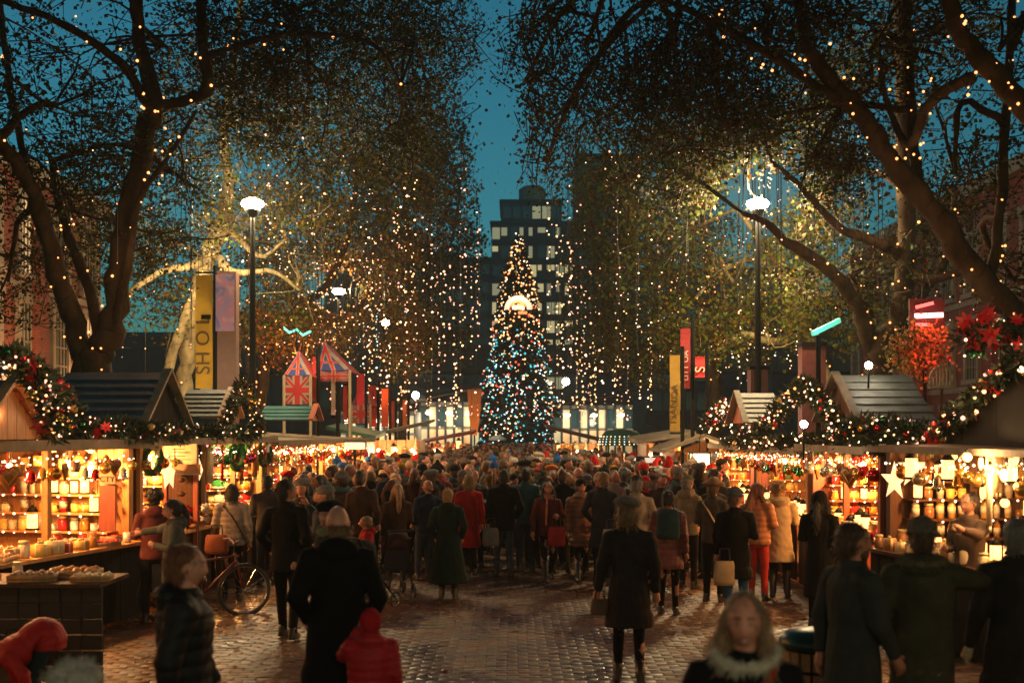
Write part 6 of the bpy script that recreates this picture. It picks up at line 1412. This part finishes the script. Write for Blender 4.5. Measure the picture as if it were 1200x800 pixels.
# green neon box sign, red neon sign and red lit bush
p = P(952,392,23); gs = thing('neon_sign', 'long mint green lit sign box slanting up behind the forked tree', 'neon sign', p)
MB().beam((0,0,.02),(.66,.5,.32),.06,.09).build('sign_box', glow('mint_sign',(.16,.95,.68),.6), gs); MB().tube([(.15,.15,0),(.15,.15,-2.0)],.05,6).build('post', iron, gs); point('sign_glow',(.4,-.4,.0),14,(.15,1,.75),.2,gs)
p = P(1086,374,22); rs = thing('neon_sign', 'red neon sign of three glowing lines above the red lit bush', 'neon sign', p); RN = glow('red_neon',(1,.12,.1),2.6); RN2 = glow('pink_neon',(1,.5,.45),3)
MB().beam((-.2,0,.22),(.12,0,.30),.04,.06).build('neon_line', RN, rs); MB().beam((-.22,0,.06),(.3,0,.08),.05,.09).build('neon_line', RN2, rs); MB().beam((-.2,0,-.1),(.05,0,-.1),.04,.06).build('neon_line', RN, rs)
MB().box(-.3,.35,.05,.1,-.18,.38).build('backboard', mat('sign_back',(.03,.008,.008),.6), rs); MB().tube([(.0,.12,-.1),(.0,.12,-3.4)],.04,6).build('post', iron, rs)
point('neon_glow',(0,-.5,-.1),60,(1,.06,.05),.2,rs); point('neon_glow',(-.2,-1.0,-.9),80,(1,.07,.05),.3,rs)
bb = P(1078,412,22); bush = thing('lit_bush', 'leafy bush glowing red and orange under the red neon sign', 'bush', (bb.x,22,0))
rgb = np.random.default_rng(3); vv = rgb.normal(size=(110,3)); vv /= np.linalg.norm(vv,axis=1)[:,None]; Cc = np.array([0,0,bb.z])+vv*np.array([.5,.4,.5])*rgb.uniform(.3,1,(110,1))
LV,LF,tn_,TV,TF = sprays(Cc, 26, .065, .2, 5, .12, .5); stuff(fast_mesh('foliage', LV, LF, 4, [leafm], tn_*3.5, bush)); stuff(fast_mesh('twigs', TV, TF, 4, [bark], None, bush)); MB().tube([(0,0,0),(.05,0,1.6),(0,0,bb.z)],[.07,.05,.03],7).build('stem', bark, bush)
# cream arched rail on the roof
p = P(1104,443,14.2); ar = thing('arched_rail', 'small cream arched rail with upright slats on the dark roof', 'rail', p)
arc(.125,.15,-.02,.02,12).build('arch', cream, ar)
for k in range(6): x = -.1+k*.04; MB().box(x-.008,x+.008,-.01,.01,-.1,math.sqrt(max(0,.13**2-x*x))).build('slat', cream, ar)
MB().box(-.15,.15,-.02,.02,-.12,-.09).build('foot_rail', cream, ar); MB().tube([(0,.02,-.1),(0,.05,-.5)],.02,5).build('stem', wood_d, ar)
# dark advert box behind lamp post
for (px0,px1,y0,d,lab) in ((880,900,433,26,'dark red sign box at the foot of the tall black lamp post'),(940,968,405,27,'dark maroon kiosk wall behind the peaked garland')):
    a = P(px0,0,d); b = P(px1,y0,d); t = thing('sign_box', lab, 'sign box', (a.x,d,0)); MB().box(0,b.x-a.x,0,.4,0,b.z).build('box', mat('maroon_box',(.12,.03,.03),.5,var=.2), t); MB().box(-.03,b.x-a.x+.03,-.03,.43,b.z,b.z+.08).build('lid', iron, t)
# ------------------------------------------------------------------ smaller far stalls
def hut(px0,px1,yr,ye,d,depth,label,roofm,wallm,slope,power=60,sign=None,gable=False,bright=shopglow):
    a = P(px0,0,d); b = P(px1,0,d); t = thing('market_hut', label, 'market hut', (a.x,d,0), 0, 'smaller huts further down the lane'); W = b.x-a.x; zr = P(0,yr,d).z; ze = P(0,ye,d).z
    for i in range(max(4,int(W/.3))):
        n = max(4,int(W/.3)); MB().box(i*W/n+.01,(i+1)*W/n-.01,depth,depth+.04,0,ze).build('wall_plank', wallm, t)
    MB().box(0,.05,0,depth,0,ze).build('side_wall', wallm, t); MB().box(W-.05,W,0,depth,0,ze).build('side_wall', wallm, t)
    for i in range(max(4,int(W/.3))):
        n = max(4,int(W/.3)); MB().box(i*W/n+.01,(i+1)*W/n-.01,-.04,0,0,1.0).build('counter_plank', wallm, t)
    MB().box(-.05,W+.05,-.2,.4,1.0,1.05).build('counter_top', wood_l, t)
    for x in (0,W-.08): MB().box(x,x+.08,-.08,0,0,ze).build('post', wallm, t)
    if gable:
        v=[(-.3,-.4,ze),(W/2,-.4,zr),(W+.3,-.4,ze),(-.3,depth+.2,ze),(W/2,depth+.2,zr),(W+.3,depth+.2,ze)]; v2=[(x,y,z+.08) for x,y,z in v]
        MB().add(v+v2,[[6,7,10,9],[7,8,11,10],[0,3,4,1],[1,4,5,2],[0,1,7,6],[1,2,8,7],[3,9,10,4],[4,10,11,5],[0,6,9,3],[2,5,11,8]]).build('roof', roofm, t)
        MB().add([(0,-.02,ze),(W,-.02,ze),(W/2,-.02,zr-.1),(0,.02,ze),(W,.02,ze),(W/2,.02,zr-.1)],[[0,1,2],[5,4,3],[0,3,4,1],[1,4,5,2],[2,5,3,0]]).build('gable', wallm, t)
    else:
        zl, zrr = (zr,ze) if slope > 0 else (ze,zr)
        v=[(-.3,-.5,zl),(W+.3,-.5,zrr),(W+.3,depth+.2,zrr+.1),(-.3,depth+.2,zl+.1)]; v2=[(x,y,z+.09) for x,y,z in v]
        MB().add(v+v2,[[0,3,2,1],[4,5,6,7],[0,1,5,4],[1,2,6,5],[2,3,7,6],[3,0,4,7]]).build('roof', roofm, t)
    for i in range(3):
        x = W*(i+.5)/3; MB().ell((x,.35,ze-.3),.05*d/30,1).build('bulb', bright, t); point('bulb_light',(x,.1,ze-.42),power,(1,.62,.3),.1,t)
    gk = random.Random(int(px0))
    for i in range(int(W/.35)):
        k = gk.choice(['gift_box','jar','candle_lantern','teddy_bear','woolly_hat']); c = gk.choice(['red','cream','orange','white','gold','brown'])
        good(k,c,(a.x+.2+i*.35,d+.1,1.05),gk.uniform(-.5,.5),f"{c} {GN_[k]} {ORD[i]} along the counter of the {' '.join(label.split()[:5])}", 'goods on the small hut counters', 2.0)
    # shelf row inside
    MB().box(.1,W-.1,depth-.3,depth,1.55,1.6).build('shelf', wood_l, t)
    for i in range(int(W/.35)):
        k = gk.choice(['gift_box','jar','candle_lantern','bottle']); c = gk.choice(['red','cream','orange','white','gold','brown'])
        good(k,c,(a.x+.2+i*.35,d+depth-.15,1.6),gk.uniform(-.5,.5),f"{c} {GN_[k]} {ORD[i]} along the inner shelf of the {' '.join(label.split()[:5])}", 'goods on the small hut shelves', 2.0)
    if sign: MB().box(sign[0]*W,sign[1]*W,-.6,-.52,ze-.05,ze-.05+sign[2]).build('sign_board', glow('sign_white',(1,.85,.66),.7), t)
    return t
hut(650,704,502,520,43,2.2,'pale lit hut with a sloping dark board roof by the christmas tree', wood_d, wood_l, 1, 240)
hut(757,800,509,520,33,2.2,'plain wooden hut with a pale flat awning behind the white sign', wood_w, wood_o, -1, 110)
hut(790,858,512,530,29,2.4,'gabled wooden hut with a square bright lantern in front', wood_w, wood_o, 1, 120, gable=True)
hut(432,492,497,516,36,2.2,'long low hut with a teal striped awning beyond the ornament stall', mat('dull_awning',(.09,.06,.045),.7), wood_o, -1, 190)
hut(500,548,508,520,50,2.2,'far hut with a dark red awning beside the glass fronted shop', mat('dark_red_awning',(.2,.03,.03),.7), wood_l, -1, 300)
hut(398,430,503,514,33,1.8,'tiny hut with a green roof and red front by the flag tents', mat('green_roof',(.03,.12,.06),.6), wood_r, 1, 110)
# green canopy kiosk
c0 = P(728,0,38); gk_ = thing('round_kiosk', 'round kiosk with a dark green canopy strung with tiny lights', 'kiosk', (c0.x,38,0))
zt_ = P(0,503,38).z; zb_ = P(0,522,38).z
MB().loft([(zb_,.72,.72,0,0),(zb_+.25,.7,.7,0,0),(zt_-.05,.5,.5,0,0),(zt_+.02,.1,.1,0,0)],20).build('canopy', mat('green_canopy',(.02,.09,.06),.6), gk_, smooth=True)
for k in range(8): a_ = k*math.pi/4; MB().tube([(math.cos(a_)*.62,math.sin(a_)*.62,0),(math.cos(a_)*.62,math.sin(a_)*.62,zb_+.05)],.03,6).build('post', wood_d, gk_)
MB().loft([(0,.66,.66,0,0),(1.0,.66,.66,0,0),(1.05,.72,.72,0,0)],20).build('counter', wood_r, gk_)
cs_ = np.array([(math.cos(a_)*(.73-.02*k),math.sin(a_)*(.73-.02*k),zb_+.05+k*.08) for k in range(4) for a_ in np.linspace(0,6.28,30)]); v,f = spheres_np(cs_,.022); stuff(fast_mesh('bulbs', v, f, 3, [cool_bulb,warm_bulb], None, gk_, mi=np.repeat(np.arange(len(cs_))%2,8))); point('bulb_light',(0,-.2,zb_-.3),40,(1,.6,.3),.1,gk_)
# square bright lantern, white sign, umbrella
p = P(820,543,27); ln_ = thing('square_lantern', 'big square glowing lantern hung before the gabled hut', 'lantern', p)
MB().box(-.19,.19,-.19,.19,-.22,.22).build('glass', glow('lantern_glass',(1,.68,.32),3.2), ln_)
for x in (-.2,.2):
    for y in (-.2,.2): MB().box(x-.015,x+.015,y-.015,y+.015,-.25,.25).build('corner_bar', iron, ln_)
MB().box(-.22,.22,-.22,.22,.235,.27).build('top', iron, ln_); MB().box(-.22,.22,-.22,.22,-.27,-.235).build('base', iron, ln_); MB().tube([(0,0,.27),(0,0,.6)],.012,5).build('chain', iron, ln_); point('lantern_light',(0,-.4,0),70,(1,.65,.35),.15,ln_)
p = P(738,542,31); ws = thing('white_sign', 'blank white lit sign board above the crowd by the plain hut', 'sign', p); MB().box(0,.8,0,.06,0,.13).build('board', glow('sign_white',(1,.85,.66),.7), ws); MB().box(-.03,.83,.06,.09,-.03,.16).build('frame', iron, ws); MB().tube([(.4,.08,0),(.4,.08,-p.z)],.03,6).build('post', iron, ws)
p = P(404,523,26); ws = thing('white_sign', 'small white lit box sign at the far end of the ornament stall', 'sign', p); MB().box(0,.42,0,.2,-.06,.09).build('board', glow('sign_white',(1,.85,.66),.7), ws); MB().box(-.02,.44,.03,.18,.09,.12).build('cap', iron, ws); MB().tube([(.2,.1,-.05),(.2,.1,-p.z)],.03,6).build('post', iron, ws)
p = P(583,521,50); um = thing('parasol', 'small pale parasol standing over the crowd before the christmas tree', 'parasol', (p.x,50,0))
MB().loft([(2.02,.38,.38,0,0),(2.1,.36,.36,0,0),(2.2,.18,.18,0,0),(2.24,.02,.02,0,0)],12).build('canopy', canvas, um, smooth=True, color=(.5,.6,.65)); MB().tube([(0,0,0),(0,0,2.2)],.02,6).build('pole', iron, um)
# upright kegs / small red roof heap with dense lights at right
# ------------------------------------------------------------------ bicycle, pushchair, bin, bags
def wheel(name,c,r,axis,parent,spokes=12,rr=.022):
    c = Vector(c); ax = Vector(axis).normalized(); u,v_ = frame(ax); w_ = bpy.data.objects.new(name,None); COL.objects.link(w_); w_.parent = parent
    q = [c+u*math.cos(a)*r+v_*math.sin(a)*r for a in np.linspace(0,6.283,29)]
    MB().tube(q, rr, 6, cap=False).build('tyre', wire, w_); MB().tube([c+(x-c)*.93 for x in q], .01, 5, cap=False).build('rim', metalg, w_, color=(.4,.4,.4))
    s = MB()
    for k in range(spokes): a = 2*math.pi*k/spokes; s.tube([c, c+(u*math.cos(a)+v_*math.sin(a))*r*.93],.003,3)
    s.tube([c-ax*.04,c+ax*.04],.02,6); s.build('spokes', metalg, w_, color=(.4,.4,.4))
b0 = at(286,15.6); bi = thing('bicycle', 'red bicycle with black panniers parked in front of the beige jacket', 'bicycle', b0, D(28))
wheel('wheel',(.0,0,.33),.33,(0,1,0),bi); wheel('wheel',(-1.02,0,.33),.33,(0,1,0),bi)
redp = mat('red_paint',(.09,.008,.007),.4)
fm = MB()
for a_,b2 in (((-.55,0,.3),(-.68,0,.85)),((-.64,0,.72),(-.12,0,.78)),((-.55,0,.3),(-.12,0,.7)),((-1.02,0,.33),(-.55,0,.3)),((-1.02,0,.33),(-.64,0,.74)),((0,0,.33),(-.13,0,.82))): fm.tube([a_,b2],.018,8)
fm.build('frame', redp, bi, smooth=True); MB().tube([(-.2,-.28,.98),(-.13,-.2,.99),(-.12,0,.93),(-.13,.2,.99),(-.2,.28,.98)],.014,8).build('handlebar', redp, bi); MB().tube([(-.12,0,.93),(-.13,0,.82)],.015,6).build('stem', iron, bi)
MB().ell((-.7,0,.9),(.13,.07,.035),2).build('saddle', shoem, bi, smooth=True)
MB().box(-1.25,-.82,-.06,.06,.72,.74).build('rack', iron, bi)
for s in (-1,1): MB().box(-1.2,-.86,s*.08-.06+(.02*s),s*.08+.06+(.02*s),.38,.74).build('pannier', shoem, bi)
MB().tube([(-.55,.09,.3),(-.55,.09,.14)],.01,6).build('crank', iron, bi); MB().tube([(-.55,-.09,.3),(-.55,-.09,.46)],.01,6).build('crank', iron, bi)
for k in range(2):
    pos = (at(462,17.4),at(432,16.2))[k]; t = thing('pushchair', ('dark folding pushchair beside the green coated woman','pushchair with a low black hood near the bald man')[k], 'pushchair', pos, D((20,-35)[k]), 'pushchairs in the lane')
    for (x,y) in ((-.22,-.25),(.22,-.25),(-.2,.32),(.2,.32)): wheel('wheel',(x,y,.1),.1,(1,0,0),t,6,.016)
    f_ = MB(); 
    for s in (-1,1): f_.tube([(s*.2,.32,.12),(s*.2,-.05,.5),(s*.2,-.42,.98)],.014,6); f_.tube([(s*.22,-.25,.12),(s*.2,-.02,.5),(s*.19,.15,.56)],.012,6)
    f_.build('frame', iron, t); MB().tube([(-.2,-.42,.98),(.2,-.42,.98)],.02,6).build('handle', shoem, t)
    MB().beam((0,-.08,.42),(0,.24,.40),.36,.06).build('seat', cloth, t, color=(.03,.03,.04)); MB().beam((0,-.1,.42),(0,-.26,.86),.36,.05,up=(0,1,0)).build('backrest', cloth, t, color=(.03,.03,.04))
    h_ = MB(); h_.loft([(.72,.2,.22,0,-.12),(.86,.19,.2,0,-.14),(.94,.12,.12,0,-.16)],12); h_.build('hood', cloth, t, smooth=True, color=((.05,.02,.02),(.02,.02,.025))[k])
p = at(955,9.0); bn = thing('litter_bin', 'slatted wooden litter bin with a dark green lid beside the bearded man', 'litter bin', p)
MB().loft([(0,.2,.2,0,0),(.78,.215,.215,0,0)],20).build('liner', iron, bn)
first = None
for k in range(18):
    a_ = k*math.pi/9
    if first is None: first = MB().box(-.033,.033,-.012,.012,.05,.76).build('slat', wood_l, bn); o = first
    else: o = first.copy(); COL.objects.link(o)
    o.location = (math.cos(a_)*.235, math.sin(a_)*.235, 0); o.rotation_euler = (0,0,a_+math.pi/2)
for z_ in (.15,.62): MB().tube([(math.cos(a_)*.25,math.sin(a_)*.25,z_) for a_ in np.linspace(0,6.283,25)],.012,5,cap=False).build('hoop', iron, bn)
MB().loft([(.78,.26,.26,0,0),(.83,.27,.27,0,0),(.9,.2,.2,0,0),(.92,.05,.05,0,0)],20).build('lid', mat('green_lid',(.01,.06,.04),.35), bn, smooth=True)
def bag(px,d,z,sz,col,label,nm='handbag',rz=0.):
    p = at(px,d,z); t = thing(nm, label, 'bag', p, rz); a,b,c = sz; m = MB(); m.loft([(0,a*.9,b*.8,0,0),(c*.2,a,b,0,0),(c*.8,a*.92,b*.85,0,0),(c,a*.8,b*.5,0,0)],14); m.build('bag_body', cloth, t, smooth=True, color=col)
    MB().tube([(-a*.5,0,c*.95),(-a*.4,0,c*1.5),(a*.4,0,c*1.5),(a*.5,0,c*.95)],.01,6).build('handle', shoem, t); return t
bag(703,11.2,.68,(.09,.05,.15),(.16,.09,.05),'small tan handbag in the hand of the grey beret woman')
bag(254,16.4,.72,(.17,.1,.26),(.26,.08,.04),'red brown shoulder bag on the hip of the beige quilted jacket')
bag(783,15.32,1.02,(.16,.1,.38),(.02,.05,.055),'dark teal rucksack on the back of the maroon coat','rucksack',D(-25))
for _k,(_px,_d,_z,_c,_l) in enumerate(((575,19.2,.55,(.25,.22,.18),'white paper carrier bag beside the leg of the man in blue jeans'),(652,18.7,.6,(.35,.03,.03),'red carrier bag held low by the woman with the patterned shawl'),
  (849,14.75,.5,(.4,.3,.18),'brown paper carrier bag hanging beside the man in the grey beanie'),(495,19.6,.55,(.1,.2,.25),'teal cloth bag carried behind the dark green coat'),(716,18.3,.6,(.3,.3,.3),'grey tote bag at the side of the long navy coat'))):
    bag(_px,_d,_z,(.14,.06,.3),_c,_l,'carrier_bag')
bag(20,10.7,.0,(.22,.16,.42),(.1,.06,.04),'brown cloth shopping bag on the ground by the bending person','shopping_bag')
for o in list(G.values()):
    for ch in list(o.children): bpy.data.objects.remove(ch)
    bpy.data.objects.remove(o)

# ------------------------------------------------------------------ haze
if HAZE:
    hm = bpy.data.materials.new('haze_air'); hm.use_nodes = True; n_ = hm.node_tree
    for q in list(n_.nodes):
        if q.type == 'BSDF_PRINCIPLED': n_.nodes.remove(q)
    pv_ = n_.nodes.new('ShaderNodeVolumePrincipled'); pv_.inputs['Density'].default_value = HAZE; pv_.inputs['Color'].default_value = (.9,.95,1,1); pv_.inputs['Anisotropy'].default_value = .35
    n_.links.new(pv_.outputs[0], [q for q in n_.nodes if q.type == 'OUTPUT_MATERIAL'][0].inputs['Volume'])
    hz_ = MB().box(-405,405,-65,905,-1,80).build('haze', hm); hz_['kind'] = 'stuff'; hz_['label'] = 'thin evening haze over the whole market'
